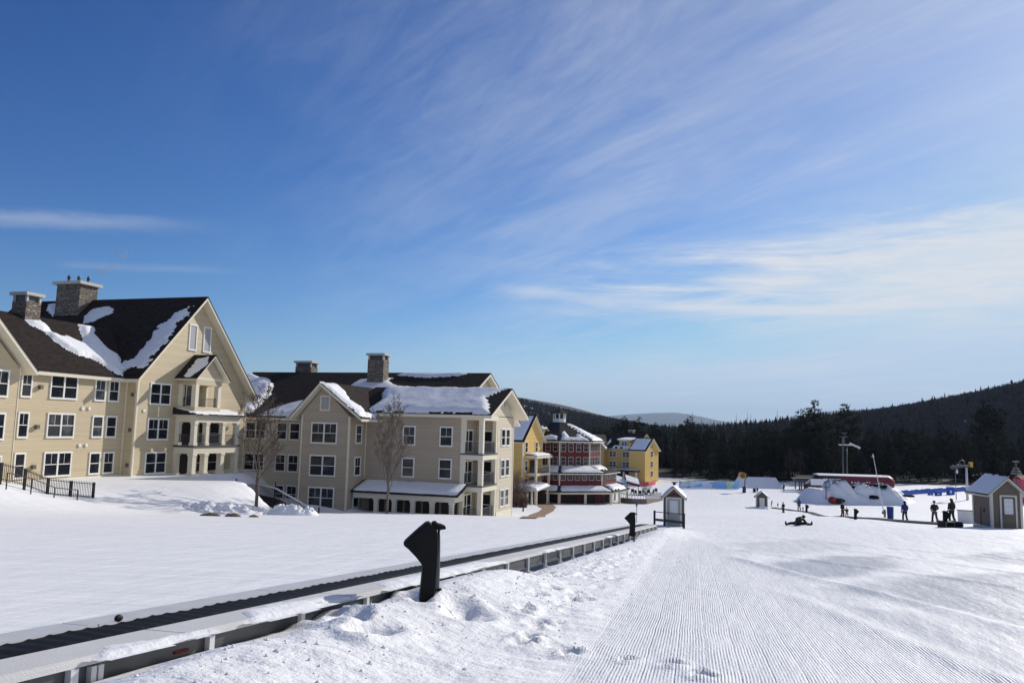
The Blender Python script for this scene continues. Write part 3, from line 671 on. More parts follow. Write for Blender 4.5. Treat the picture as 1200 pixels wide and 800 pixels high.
# porch along the ground floor
m = MB(); m.prism([(-36.86, 68.75, -6.32), (-36.86, 68.75, -6.45), (-36.86, 71.6, -5.45), (-36.86, 71.6, -5.32)], (11.0, 0, 0)); m.build('porch_roof', 'shingle_gray', B2)
m = MB(); m.box(-36.7, -26.2, 69.0, 69.3, -6.95, -6.46); m.box(-26.5, -26.2, 69.3, 71.46, -6.95, -6.2); m.build('porch_beam', 'trim', B2)
for x in (-34.3, -32.4, -30.5, -28.55, -26.6): column(B2, x, 69.2, -9.2, -6.95, .38)
for x in (-36.2, -34.2, -32.3, -30.4, -28.5):
    m = MB(); m.box(x, x+1.6, 71.38, 71.49, -9.0, -6.5); m.build('door', 'door', B2)
O, U, V = slope_axes((-36.8, 68.75, -6.32), (-25.9, 68.75, -6.32), (-36.8, 71.6, -5.32))
snow_sheet(B2, O, U, V, [(.1,.12),(10.8,.1),(10.8,2.9),(.1,2.9)], .16, .2, 21, .08)
# roof snow
O, U, V = slope_axes((-38.9, 70.75, 1.28), (-23.45, 70.75, 1.28), (-38.9, 77.3, 4.1))
snow_sheet(B2, O, U, V, [(2.0,.08),(15.2,.08),(14.4,2.6),(13.6,4.2),(14.6,6.6),(15.35,7.05),(1.2,7.1),(1.6,5),(2.6,3.2)], .30, .24, 22, .15)
O, U, V = slope_axes((-60, 72.3, .62), (-28.4, 72.3, .62), (-60, 85, 6.25))
snow_sheet(B2, O, U, V, [(16.0,8.4),(16.1,11.2),(17.9,11.9),(20.4,12.2),(20.2,10.9),(22,9.4),(26,8.6),(31.2,8.4),(31.4,6.6),(21,6.4),(17,5.6),(15.3,5.2)], .22, .25, 23, .25)
snow_sheet(B2, O, U, V, [(20.2,13.0),(20.6,13.8),(24.8,13.85),(29.0,13.8),(28.3,12.8),(24.1,12.0)], .2, .2, 24, .2)
snow_sheet(B2, O, U, V, [(10.3,2.2),(11.1,3.4),(12.6,4.8),(14.6,4.6),(16.6,3.0),(17.0,.1),(12.5,.1),(9.6,.1)], .18, .2, 25, .2)
snow_sheet(B2, O, U, V, [(.1,13.4),(2.7,11.5),(3.9,11.4),(5.9,9.2),(7.4,6.4),(8.2,3.2),(8.6,1.0),(7.2,.3),(4.6,3.2),(2.2,7.5),(.1,10)], .45, .2, 26, .2)
O, U, V = slope_axes((-35.2, 67.2, .66), (-35.2, 79, .66), (-39.9, 67.2, 4.05))
snow_sheet(B2, O, U, V, [(.05,.4),(1.5,.1),(2.6,1.6),(2.0,3.0),(3.2,4.4),(3.0,5.7),(.05,5.75)], .16, .14, 27, .2)
snow_sheet(B2, O, U, V, [(1.0,.1),(4.4,.1),(4.2,.8),(1.6,1.0)], .14, .14, 28, .15)
chimney(B2, -42.1, -40.1, 81.2, 82.6, 4.0, 8.2, 'vented'); chimney(B2, -54.6, -52.4, 86.0, 87.6, 4.6, 7.75, 'vented')

# ================================================================== YELLOW GABLED HOUSE
def lwin(root, y, z, w=1.0, h=1.5, cols=1, x=0.0): return window(root, (x, y, z), YP, XP, w, h, cols)
p = atd(613, 514, 140); zg = gz(p.x, p.y)
Y1 = thing('yellow_house', 'bright yellow gabled house beside the red tower building, with a snow topped balcony bay', 'house', (p.x, p.y, zg), R(-9), local=True)
he = p.z-zg; rise = 4.0
w = MB(); gable_wall(w, 'x', -11, 0, [(0, he), (4.3, he+rise), (8.6, he)], -2); w.build('wall', 'yellow', Y1)
w = MB(); gable_wall(w, 'x', -12, -1.8, [(8.3, he-.2), (13, he+2.2), (17.7, he-.2)], -2); w.build('wall', 'yellow', Y1)
r1 = gable_roof(Y1, 'x', -11.5, .6, [(-.8, he-.5), (4.3, he+rise+.3), (9.4, he-.5)], 'shingle_gray', st=.22)
gable_roof(Y1, 'x', -12.3, -1.2, [(7.6, he-.45), (13, he+2.5), (18.4, he-.45)], 'shingle_gray', st=.22)
O, U, V = slope_axes((-11.5, -.8, he-.5), (.6, -.8, he-.5), (-11.5, 4.3, he+rise+.3))
snow_sheet(Y1, O, U, V, [(.1,.1),(11.9,.1),(11.9,6.9),(.1,6.9)], .2, .4, 31, .06)
O, U, V = slope_axes((-12, 7.6, he-.45), (-1.2, 7.6, he-.45), (-12, 13, he+2.5))
snow_sheet(Y1, O, U, V, [(5,.1),(10.7,.1),(10.7,5.9),(5,5.9)], .25, .4, 32, .2)
for z in (he-2.35, he-5.6, he-8.7):
    lwin(Y1, 1.0, z, .95, 1.7); lwin(Y1, 5.4, z, .95, 1.7); lwin(Y1, 9.6, z, 1.1, 1.6, 1, -1.8); lwin(Y1, 13.2, z, 1.1, 1.6, 1, -1.8)
    window(Y1, (-3.2, 0, z), XP, YM, 1.0, 1.6, 1); window(Y1, (-7.2, 0, z), XP, YM, 1.0, 1.6, 1)
m = MB(); m.box(-2.2, -.9, 9.6, 11.4, he+.4, he+2.0); m.build('dormer', 'yellow', Y1)
window(Y1, (-.9, 10.0, he+.6), YP, XP, 1.0, 1.1, 1)
m = MB(); m.prism([(-2.4, 9.3, he+2.0), (-.4, 9.3, he+1.9), (-.4, 9.3, he+2.15), (-2.4, 9.3, he+2.25)], (0, 2.4, 0)); m.build('dormer_roof', 'snow', Y1)
m = MB(); m.box(-.1, 2.0, 1.6, 8.0, he-6.5, he-6.1); m.box(-.1, 2.2, 1.3, 8.3, he-3.4, he-2.95); m.build('balcony_beam', 'trim', Y1)
for y in (1.9, 7.7):
    m = MB(); m.box(1.6, 1.95, y-.17, y+.17, -1, he-6.5); m.box(1.6, 1.95, y-.17, y+.17, he-6.1, he-3.4); m.build('column', 'trim', Y1)
railing(Y1, [(.1, 1.8, he-6.1), (1.8, 1.8, he-6.1), (1.8, 7.8, he-6.1)], 1.0, 'wood')
m = MB(); m.box(-.02, .06, 3, 6.2, he-6.1, he-3.8); m.box(-.02, .06, 3, 6.2, 0, he-6.9); m.build('door', 'dark', Y1)
O, U, V = slope_axes((2.25, 1.2, he-2.94), (2.25, 8.4, he-2.94), (-.05, 1.2, he-2.6))
snow_sheet(Y1, O, U, V, [(0,0),(7.2,0),(7.2,2.3),(0,2.3)], .25, .3, 33, .05)
t = MB(); t.box(.03, -.15, -.03, .15, -1, he-.1); t.box(.03, -.15, 8.45, 8.63, -1, he-.1); t.build('corner_trim', 'trim', Y1)

# ================================================================== RED OCTAGONAL BUILDING
c0 = atd(655, 516, 158); zr = -14.1
RB = thing('red_octagon_building', 'dark red eight sided building in three tiers with a white cupola', 'building', (c0.x, c0.y, zr), local=True)
va = math.atan2(-c0.y, -c0.x)+R(1.0)                           # one corner faces the slope
def octo(r, k): a = va+k*math.pi/4; return Vector((r*math.cos(a), r*math.sin(a), 0))
def octo_wall(mb, r, z0, z1): mb.prism([octo(r, k)+Vector((0,0,z0)) for k in range(8)], (0,0,z1-z0))
def octo_roof(name, r0, z0, r1, z1, mat, t=.15, parent=RB):
    mb = MB(); A = [octo(r0, k)+Vector((0,0,z0)) for k in range(8)]; B = [octo(r1, k)+Vector((0,0,z1)) for k in range(8)]
    A2 = [p-Vector((0,0,t)) for p in A]; B2_ = [p-Vector((0,0,t+.05)) for p in B]
    vs = A+B+A2+B2_; fs = []
    for k in range(8):
        j = (k+1) % 8; fs += [(k, j, j+8, k+8), (k, k+16, j+16, j), (k+16, k+24, j+24, j+16)]
    fs += [tuple(range(8, 16)), tuple(range(31, 23, -1))]
    mb.add(vs, fs); return mb.build(name, mat, parent)
ze = -1.95-zr
r1_, r2_, r3_ = 8.2, 11.4, 13.7
w = MB(); octo_wall(w, r1_, 5.0, ze+.1); w.build('tower_wall', 'red', RB)
w = MB(); octo_wall(w, r2_, 2.0, 6.45); w.build('middle_wall', 'red', RB)
w = MB(); octo_wall(w, r2_-.6, -2, 2.2); w.build('ground_wall', 'red', RB)
octo_roof('tower_roof', r1_+.9, ze-.05, 1.35, ze+3.45, 'shingle_gray'); octo_roof('middle_roof', r2_+.9, 6.25, r1_-.1, 7.42, 'shingle_gray'); octo_roof('porch_roof', r3_+.6, 3.0, r2_-.1, 3.95, 'shingle_gray')
def octo_band(r, z0, z1, th, name, mat='trim'):
    mb = MB()
    for k in range(8):
        a, b = octo(r, k), octo(r, k+1); n_ = (a+b).normalized(); 
        mb.prism([a+Vector((0,0,z0)), b+Vector((0,0,z0)), b+Vector((0,0,z1)), a+Vector((0,0,z1))], n_*th)
    return mb.build(name, mat, RB)
octo_band(r1_+.85, ze-.42, ze-.2, .06, 'fascia'); octo_band(r2_+.85, 5.95, 6.12, .06, 'fascia'); octo_band(r3_+.2, 2.5, 2.86, .15, 'porch_beam')
for k in range(8):
    for r, z0, z1 in ((r1_, 6.5, ze-.2), (r2_, 3.9, 6.0)): 
        p = octo(r, k); t = MB(); t.tube([p+Vector((0,0,z0)), p+Vector((0,0,z1))], .14, 6); t.build('corner_trim', 'trim', RB)
for k in (-2, -1, 0, 1):
    for r, rows, cnt, ww, hh in ((r1_, (ze-2.05, ze-4.62), 4, .86, 1.4), (r2_, (4.95,), 6, .9, .85)):
        a, b = octo(r, k), octo(r, k+1); d = (b-a); ln = d.length; d.normalize(); n_ = Vector((d.y, -d.x, 0)); n_ = n_ if n_.dot(a+b) > 0 else -n_
        if n_.cross(Vector((0,0,1))).dot(d) > 0: a, b, d = b, a, -d
        for z in rows:
            for i in range(cnt):
                s_ = ln*(i+.5)/cnt - ww/2; q = a+d*s_+Vector((0,0,z)); window(RB, q, d, n_, ww, hh, 1, 'stone_trim', True, 'glass', True, .09)
for k in range(-2, 3):
    a, b = octo(r3_, k), octo(r3_, k+1)
    for f in (0, .5):
        p = a.lerp(b, f); m = MB(); m.box(p.x-.2, p.x+.2, p.y-.2, p.y+.2, -2, 2.6); m.build('column', 'trim', RB)
for k in (-1, 0, 1):
    a, b = octo(r2_-.55, k), octo(r2_-.55, k+1)
    for f in (.12, .55):
        q, q2 = a.lerp(b, f), a.lerp(b, f+.34); n_ = (a+b).normalized(); m = MB()
        m.prism([q+Vector((0,0,-.2)), q2+Vector((0,0,-.2)), q2+Vector((0,0,2.05)), q+Vector((0,0,2.05))], n_*.1); m.build('door', 'dark', RB)
def octo_snow(k, r0, z0, r1, z1, poly, seed, t=.25, rg_=.2):
    a, b = octo(r0, k)+Vector((0,0,z0)), octo(r0, k+1)+Vector((0,0,z0)); c = octo(r1, k)+Vector((0,0,z1)); O, U, V = slope_axes(a, b, c)
    snow_sheet(RB, O, U, V, poly, t, .3, seed, rg_)
octo_snow(0, r1_+.9, ze-.05, 1.35, ze+3.45, [(.3,.1),(6.3,.1),(5.3,2.6),(4.6,3.2),(4.0,1.6),(2.6,1.4),(2.6,4.0),(1.4,3.2),(1.0,1.5)], 41)
octo_snow(0, r1_+.9, ze-.05, 1.35, ze+3.45, [(6.6,.2),(6.95,.1),(4.4,7.6),(3.9,7.4),(4.9,4.9)], 42, .25, .1)
octo_snow(-1, r1_+.9, ze-.05, 1.35, ze+3.45, [(1.6,.1),(6.4,.1),(5.9,1.8),(4.4,2.4),(2.9,1.5)], 43)
octo_snow(1, r1_+.9, ze-.05, 1.35, ze+3.45, [(.2,.1),(6.6,.1),(4.0,7.4),(3.0,7.4)], 44)
for k, sd in ((-1, 45), (0, 46)):
    octo_snow(k, r2_+.9, 6.25, r1_-.1, 7.42, [(.2,.1),(9.1,.1),(7.9,3.8),(1.7,3.8)] if k else [(.3,.1),(9.2,.1),(7.8,3.8),(1.8,3.8)], sd, .25, .1)
octo_snow(1, r2_+.9, 6.25, r1_-.1, 7.42, [(.2,1.6),(5.0,1.2),(7.6,3.8),(1.7,3.8)], 47)
octo_snow(0, r3_+.6, 3.0, r2_-.1, 3.95, [(.2,.1),(7,.1),(10.6,.1),(9.6,2.8),(1.3,2.8)], 48, .2, .25)
octo_snow(1, r3_+.6, 3.0, r2_-.1, 3.95, [(.9,.3),(8.8,.1),(9.6,2.8),(2.6,2.8)], 49, .3, .15)
octo_snow(-1, r3_+.6, 3.0, r2_-.1, 3.95, [(.2,.1),(10.6,.1),(9.6,2.8),(1.3,2.8)], 50, .2, .15)
cz = ze+3.4
m = MB(); octo_wall(m, 1.3, cz, cz+.75); octo_wall(m, 1.25, cz+1.75, cz+1.98)
for k in range(8):
    p = octo(1.18, k); m.box(p.x-.11, p.x+.11, p.y-.11, p.y+.11, cz+.7, cz+1.8)
cu_ = m.build('cupola', 'white', RB)
m = MB(); octo_wall(m, 1.06, cz+.7, cz+1.8); m.build('cupola_glass', 'glass', cu_)
octo_roof('cupola_roof', 1.7, cz+1.95, .1, cz+2.65, 'shingle_gray')
m = MB(); m.tube([(0,0,cz+2.6), (0,0,cz+3.1)], .06, 6); m.ball((0,0,cz+3.05), .14); m.build('finial', 'black', cu_)

# ================================================================== YELLOW LODGE FARTHER DOWN
p = atd(756, 527, 225); zg = gz(p.x, p.y)
Y2 = thing('ochre_lodge', 'long ochre yellow lodge farther down the valley with snow lined gables and a dark roof', 'building', (p.x, p.y, zg), R(-16), local=True)
he = p.z-zg
w = MB(); gable_wall(w, 'x', -5, 0, [(0, he), (4.9, he+3.1), (9.8, he)], -2); w.build('wall', 'yellow', Y2)
w = MB(); gable_wall(w, 'x', -24, -4.6, [(3.2, he+.2), (11, he+4.2), (18.8, he+.2)], -2); w.build('wall', 'yellow2', Y2)
w = MB(); gable_wall(w, 'y', .8, 8, [(-21, he+.2), (-17.2, he+3.6), (-13.4, he+.2)], -2); w.build('wall', 'yellow2', Y2)
gable_roof(Y2, 'x', -5, .6, [(-.7, he-.3), (4.9, he+3.4), (10.5, he-.3)], 'shingle_gray', st=.2)
gable_roof(Y2, 'x', -24.6, -4.2, [(2.4, he+.1), (11, he+4.6), (19.6, he+.1)], 'shingle', st=.2)
gable_roof(Y2, 'y', .1, 9, [(-21.9, he-.2), (-17.2, he+4.0), (-12.5, he-.2)], 'shingle_gray', st=.2)
O, U, V = slope_axes((-5, -.7, he-.3), (.6, -.7, he-.3), (-5, 4.9, he+3.4)); snow_sheet(Y2, O, U, V, [(.1,.1),(5.4,.1),(5.4,6.2),(.1,6.2)], .25, .4, 61, .1)
O, U, V = slope_axes((-12.5, .1, he-.2), (-12.5, 9, he-.2), (-17.2, .1, he+4.0)); snow_sheet(Y2, O, U, V, [(.05,.1),(1.6,.1),(1.4,6.1),(.05,6.1)], .3, .3, 62, .1)
O, U, V = slope_axes((-24, 2.4, he+.1), (-4.2, 2.4, he+.1), (-24, 11, he+4.6)); snow_sheet(Y2, O, U, V, [(12.2,.1),(19.5,.1),(19.2,1.7),(16,1.6),(12.6,2.0)], .25, .4, 63, .15)
snow_sheet(Y2, O, U, V, [(9.6,2.2),(10.6,1.5),(10.2,5.4),(9.4,6.6)], .3, .3, 64, .1)
m = MB(); m.box(-9.8, -6.4, 3.6, 8, he+.6, he+2.5); m.build('dormer', 'yellow2', Y2); window(Y2, (-9.0, 3.6, he+.95), XP, YM, 1.7, 1.2, 2)
m = MB(); m.prism([(-10.2, 3.1, he+2.5), (-6.0, 3.1, he+2.5), (-6.0, 3.1, he+2.85), (-10.2, 3.1, he+2.85)], (0, 5.5, .5)); m.build('dormer_roof', 'snow', Y2)
for z in (he-2.4, he-5.3):
    for x, y in ((-19.6, .8), (-16.2, .8)): window(Y2, (x, y, z), XP, YM, 1.9, 1.5, 2)
    for x, y in ((-12.6, 3.2), (-8.4, 3.2)): window(Y2, (x, y, z), XP, YM, 2.0, 1.5, 2)
    window(Y2, (0, 4.2, z+.4), YP, XP, 1.3, 1.5, 1)
window(Y2, (0, 4.2, he-7.6), YP, XP, 1.3, 1.5, 1); window(Y2, (0, 4.4, he+.4), YP, XP, .9, 1.1, 1)
m = MB(); m.box(-13.5, -1.5, -2.5, .75, 2.9, 3.15); m.build('porch_roof', 'shingle_gray', Y2)
O, U, V = slope_axes((-13.5, -2.5, 3.16), (-1.5, -2.5, 3.16), (-13.5, .75, 3.2)); snow_sheet(Y2, O, U, V, [(0,0),(12,0),(12,3.2),(0,3.2)], .35, .4, 66, .05)
for x in (-13.2, -9.4, -5.6, -1.8): m = MB(); m.box(x-.2, x+.2, -2.3, -1.9, -1, 2.9); m.build('column', 'trim', Y2)
m = MB(); m.box(-13, -5.2, 3.0, 3.19, 0, 2.8); m.build('door', 'dark', Y2)
chimney(Y2, -10.6, -9.2, 12, 13.4, he+3, he+5.6, 'vented')

# ================================================================== ENTRANCE CANOPY + PATH + SHRUB + LAMP
pa = gp(610, 591); zg = gz(pa.x, pa.y)
EC = thing('entrance_canopy', 'low entrance canopy on pale posts with a thick white snow roof', 'canopy', (pa.x, pa.y, zg), R(-6), local=True)
dC = pa.dot(fh); sc = dC/FPX                                    # metres per photo pixel here
m = MB(); m.prism([(-2.0, 0, 22*sc), (20*sc, 0, 17*sc), (20*sc, 0, 15.6*sc), (-2.0, 0, 15.6*sc)], (0, 6.5, .6)); m.build('canopy_roof', 'trim', EC)
O, U, V = slope_axes((20*sc, -.1, 17*sc), (20*sc, 6.5, 17*sc+.6), (-2.0, 0, 22*sc)); snow_sheet(EC, O, U, V, [(0,0),(6.6,0),(6.6,20*sc+2),(0,20*sc+2)], .35, .25, 71, .05)
for x, y in ((2*sc, .3), (7.5*sc, .3), (13*sc, .3), (18.5*sc, .3), (18.5*sc, 5.8)): m = MB(); m.box(x-.14, x+.14, y-.14, y+.14, -1, 15.7*sc); m.build('column', 'trim', EC)
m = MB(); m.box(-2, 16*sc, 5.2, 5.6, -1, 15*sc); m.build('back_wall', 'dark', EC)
def strip_mesh(name, left, right, mat, lift=.03, sub=8):
    V, F_ = [], []; n = len(left)
    Lp, Rp = [], []
    for A, out in ((left, Lp), (right, Rp)):
        for i in range(n-1):
            for s_ in range(sub): out.append(A[i].lerp(A[i+1], s_/sub))
        out.append(A[-1])
    k = 7
    for a, b in zip(Lp, Rp):
        for j in range(k): q = a.lerp(b, j/(k-1)); V.append((q.x, q.y, gz(q.x, q.y)+lift))
    for i in range(len(Lp)-1):
        for j in range(k-1): F_.append((i*k+j, i*k+j+1, (i+1)*k+j+1, (i+1)*k+j))
    return npmesh(name, V, F_, mat, None, True)
pl = [gp(u, v) for u, v in ((609,607.5),(620,603.5),(632,599),(636,595.5),(630,592),(621,589.5),(616,588.5))]
pr_ = [gp(u, v) for u, v in ((629,607.5),(640,603),(649,598.5),(652,594.5),(648,591),(640,588.5),(634,587.5))]
tag(strip_mesh('path', pl, pr_, 'path', .05), kind='structure')
p = gp(613, 599); LB = thing('bollard_lamp', 'small black bollard lamp in the snow by the brown path', 'lamp', p)
m = MB(); m.tube([p-Vector((0,0,.3)), p+Vector((0,0,.75))], .1, 8); m.build('post', 'black', LB)
m = MB(); m.tube([p+Vector((0,0,.74)), p+Vector((0,0,.86)), p+Vector((0,0,.95))], [.17, .16, .05], 8); m.build('lamp_head', 'black', LB)

# ================================================================== bare trees and shrubs
def bare_tree(root, base, H, spread, levels, seed, mat='bark', trunk_r=.11, first=.22, nb=9, up=.75, rmin=0., topf=.93):
    rnd = random.Random(seed); trunk = MB(); limbs = MB(); base = Vector(base)
    top = base+Vector((rnd.uniform(-.2,.2), rnd.uniform(-.2,.2), H*topf)); n = 8; pts = []
    for i in range(n+1):
        t = i/n; q = base.lerp(top, t)+Vector((rnd.uniform(-1,1), rnd.uniform(-1,1), 0))*.03*H*t*(1-t)*2; pts.append(q)
    pts[0] = base-Vector((0,0,.4))
    trunk.tube(pts, [trunk_r*(1-.93*(i/n)**.9) for i in range(n+1)], 8)
    def branch(p, d, l, r, lev):
        k = 4 if lev < levels-1 else 3; q = p.copy(); P_ = [q.copy()]
        for i in range(k):
            d = (d+Vector((rnd.gauss(0,.12), rnd.gauss(0,.12), .10*up))).normalized(); q = q+d*l/k; P_.append(q.copy())
        limbs.tube(P_, [max(rmin, r*(1-.75*i/k)) for i in range(k+1)], 5 if lev == 0 else 3, False)
        if lev < levels-1:
            m_ = rnd.randint(3, 5) if lev == 0 else rnd.randint(3, 4)
            for i in range(m_):
                t = rnd.uniform(.25, 1.0); j = min(k-1, int(t*k)); a = P_[j].lerp(P_[j+1], t*k-j)
                dd = (d+Vector((rnd.gauss(0,.55), rnd.gauss(0,.55), rnd.gauss(.1,.35)))).normalized()
                branch(a, dd, l*rnd.uniform(.38,.6), r*.5, lev+1)
    for i in range(nb):
        t = first+(.95-first)*(i+rnd.random()*.6)/nb; j = min(n-1, int(t*n)); a = pts[j].lerp(pts[j+1], t*n-j); az = i*2.4+rnd.uniform(-.5,.5)
        out = Vector((math.cos(az), math.sin(az), up*(.6+t*1.0))).normalized()
        branch(a, out, spread*(1.15-.75*t)*rnd.uniform(.8,1.15), trunk_r*.42*(1.15-t), 0)
    return trunk.build('trunk', mat, root, True), limbs.build('crown', mat, root, True)
p = atd(300, 596, 61); p.z = gz(p.x, p.y)
T1 = thing('bare_tree', 'leafless young tree on the snow bank in front of the cream lodge', 'tree', p); H1 = 128*61/FPX
bare_tree(T1, p, H1, 3.0, 5, 11, 'bark', .14, .24, 20, .9, .009)
p = atd(453, 604, 69); p.z = gz(p.x, p.y)
T2 = thing('bare_tree', 'tall slim leafless tree before the tan apartment block porch', 'tree', p)
bare_tree(T2, p, 124*69/FPX, 3.2, 5, 23, 'bark_pale', .13, .18, 22, 1.45, .009)
def shrub(name, label, p, h, w_, n, seed, mat='shrub', group=None):
    rnd = random.Random(seed); t = thing(name, label, 'shrub', p, group=group); m = MB(); p = Vector(p)
    for i in range(n):
        a = rnd.uniform(0, 6.28); e = rnd.uniform(.15, .6); q = p+Vector((rnd.uniform(-.3,.3)*w_*.5, rnd.uniform(-.3,.3)*w_*.5, -.1)); pts = [q.copy()]
        d = Vector((math.cos(a)*e, math.sin(a)*e, 1)).normalized()
        for k in range(4): d = (d+Vector((rnd.gauss(0,.16), rnd.gauss(0,.16), .02))).normalized(); q = q+d*h/4*rnd.uniform(.7,1.1); pts.append(q.copy())
        m.tube(pts, [.022, .017, .012, .008, .004], 3, False)
        for k in (2, 3, 4):
            for _ in range(3):
                d2 = (d+Vector((rnd.gauss(0,.7), rnd.gauss(0,.7), rnd.gauss(.1,.3)))).normalized(); m.tube([pts[k], pts[k]+d2*h*.22], [.008, .003], 3, False)
    m.build('stems', mat, t); return t
for i, (u, v, h, w_, lab) in enumerate([(606, 594, 5.2, 5.0, 'large russet leafless shrub against the end wall of the tan apartment block'), (613, 594.5, 1.6, 3.4, 'low russet leafless shrub under the snow roofed entrance canopy')]):
    p = gp(u, v); shrub('bare_shrub', lab, p, h, w_, 170, 40+i, 'shrub', 'russet shrubs by the entrance')
p = gp(757, 579); shrub('bare_shrub', 'thin leafless shrub beside the dark patio furniture', p, 3.0, 2.5, 50, 47, 'bark')

# ================================================================== black picket fence + rails by the lodge
fpts = [(0,563,46.5),(29,563.5,48.2),(55.5,574.5,50),(82,582.5,51.7),(108.5,588,53.4)]
fb = [atd(*q) for q in fpts]; fb = [Vector((q.x, q.y, max(gz(q.x, q.y)-.05, q.z-.3) if i else q.z)) for i, q in enumerate(fb)]
FE = thing('picket_fence', 'black metal picket fence stepping down the snowy bank at the left', 'fence', fb[0])
for i, q in enumerate(fb): m = MB(); m.box(q.x-.06, q.x+.06, q.y-.06, q.y+.06, min(gz(q.x, q.y)-.4, q.z-.3), q.z+1.05); m.build('post', 'black', FE)
m = MB(); Zv = Vector((0,0,1))
ext = fb[0]+(fb[0]-fb[1])*2.2; ext.z = fb[0].z+.1
pp = [ext]+fb
for a, b in zip(pp[:-1], pp[1:]):
    m.beam(a+Zv*.95, b+Zv*.95, .04); m.beam(a+Zv*.12, b+Zv*.12, .04); n = max(3, int((b-a).length/.125))
    for i in range(1, n): q = a.lerp(b, i/n); m.beam(q+Zv*.0, q+Zv*(1.08), .022)
m.build('pickets', 'black', FE)
off = Vector((1.1, -.5, -.25)); HR = thing('stair_handrail', 'plain black stair handrail running down beside the picket fence', 'handrail', fb[0]+off)
m = MB(); m.tube([q+off+Zv*.78 for q in fb[:4]], .028, 6, True)
for q in fb[:4]: m.beam(q+off-Zv*.6, q+off+Zv*.78, .05)
m.build('rail', 'black', HR)
sp_ = [atd(276,575,73), atd(300,575,70.5), atd(322,580,68.5), atd(347,594,67), atd(373,610,66)]
SR = thing('stair_railing', 'pale topped dark stair railing between the cream lodge and the tan block', 'railing', sp_[0])
m = MB(); 
for a, b in zip(sp_[:-1], sp_[1:]): m.beam(a+Zv*.62, b+Zv*.62, .16, .09)
m.build('handrail', 'steel', SR)
m = MB()
for a, b in zip(sp_[:-1], sp_[1:]):
    n = int((b-a).length/.16)
    for i in range(n): q = a.lerp(b, i/n); m.beam(Vector((q.x, q.y, q.z-.5)), q+Zv*.58, .03)
for q in (sp_[0], sp_[2], sp_[4]): m.beam(q-Zv*1.0, q+Zv*1.1, .09)
m.build('balusters', 'black', SR)
RW = thing('stair_wall', 'dark stepped retaining wall under the stair railing', 'wall', sp_[1])
m = MB()
for a, b in zip(sp_[:-1], sp_[1:]): m.prism([Vector((a.x,a.y+.25,-9.6)), a+Vector((0,.25,-.35)), b+Vector((0,.25,-.35)), Vector((b.x,b.y+.25,-9.6))], (0,.35,0))
m.build('wall_body', 'dark', RW)

# snow piles pushed up on the lawn edge, and rocks showing below them
def pile(name, label, p, rx, ry, h, seed, group=None, rot=0.):
    n = 72; A, B = np.meshgrid(np.linspace(-1.15, 1.15, n), np.linspace(-1.15, 1.15, n), indexing='ij'); q = np.sqrt(A*A+B*B)
    Hh = np.clip(1-q**2.0, 0, 1)**.6*(.62+1.1*fbm(A*2.6+seed, B*2.0, seed, 4)+1.5*np.abs(fbm(A*6, B*5, seed+3, 4)))
    ca, sa = math.cos(rot), math.sin(rot); xx, yy = A*rx, B*ry; wx = p.x+xx*ca-yy*sa; wy = p.y+xx*sa+yy*ca
    wz = ground(wx, wy)-.08+Hh*h-.3*sst(1.0, 1.12, q); I = np.arange(n*n).reshape(n, n)
    F_ = np.stack([I[:-1,:-1].ravel(), I[1:,:-1].ravel(), I[1:,1:].ravel(), I[:-1,1:].ravel()], 1)
    o = npmesh(name, np.stack([(wx-p.x).ravel(), (wy-p.y).ravel(), (wz-p.z).ravel()], 1), F_, 'snow', None, True); o.location = p
    return tag(o, label, 'snow pile', group)
for i, (u, v, rx, ry, h, lab) in enumerate([(262,601,3.0,1.5,.68,'long lumpy snow pile with brown rocks showing at its foot'),(343,603,1.9,1.2,.85,'tallest rough snow pile at the foot of the stair railing'),(312,601,1.3,.9,.55,'small lumpy snow pile right of the leafless lawn tree')]):
    pile('snow_pile', lab, gp(u, v), rx, ry, h, 100+i*7, 'snow piles along the lawn edge', TH)
for i, (u, v, a, b, c, lab) in enumerate([(247,605.5,.62,.3,.18,'flat brown rock under the left end of the long snow pile'),(274,606.5,.5,.3,.2,'rounded brown rock under the middle of the long snow pile'),(298,607,.33,.2,.13,'small brown rock near the leafless lawn tree')]):
    p = gp(u, v-1.3); m = MB(); m.ball((0,0,0), (a*1.05, b, c*1.25), 18, 12); o = m.build('rock', 'rock', None, True)
    for vv in o.data.vertices: vv.co *= 1+.95*(float(fbm(np.array([vv.co.x*3.3+i*3.7]), np.array([vv.co.y*3+vv.co.z*7]), 5, 3)[0]))
    o.location = p+Vector((0,0,-.02)); tag(o, lab, 'rock', 'brown rocks at the snow pile')

# ================================================================== CARPET LIFT in the foreground
def plane_z(x, y, h): return -h-.0854*(x*fh.x+y*fh.y)
CL = thing('carpet_lift', 'long conveyor carpet lift with black ribbed belt and grey deck boards running down the slope', 'ski lift', (-5.2, 4, plane_z(-5.2, 4, 1.25)))
ya, yb = -6.0, 43.0
def lbox(mb, x0, x1, y0, y1, h0, h1):                           # box following the slope; h = drop below eye plane
    vs = []
    for y in (y0, y1):
        for x, h in ((x0, h0), (x1, h0), (x1, h1), (x0, h1)): vs.append((x, y, plane_z(x, y, h)))
    mb.add(vs, [(0,3,2,1),(4,5,6,7),(0,1,5,4),(1,2,6,5),(2,3,7,6),(3,0,4,7)][0:0]+[(0,1,2,3),(7,6,5,4),(1,0,4,5),(2,1,5,6),(3,2,6,7),(0,3,7,4)])
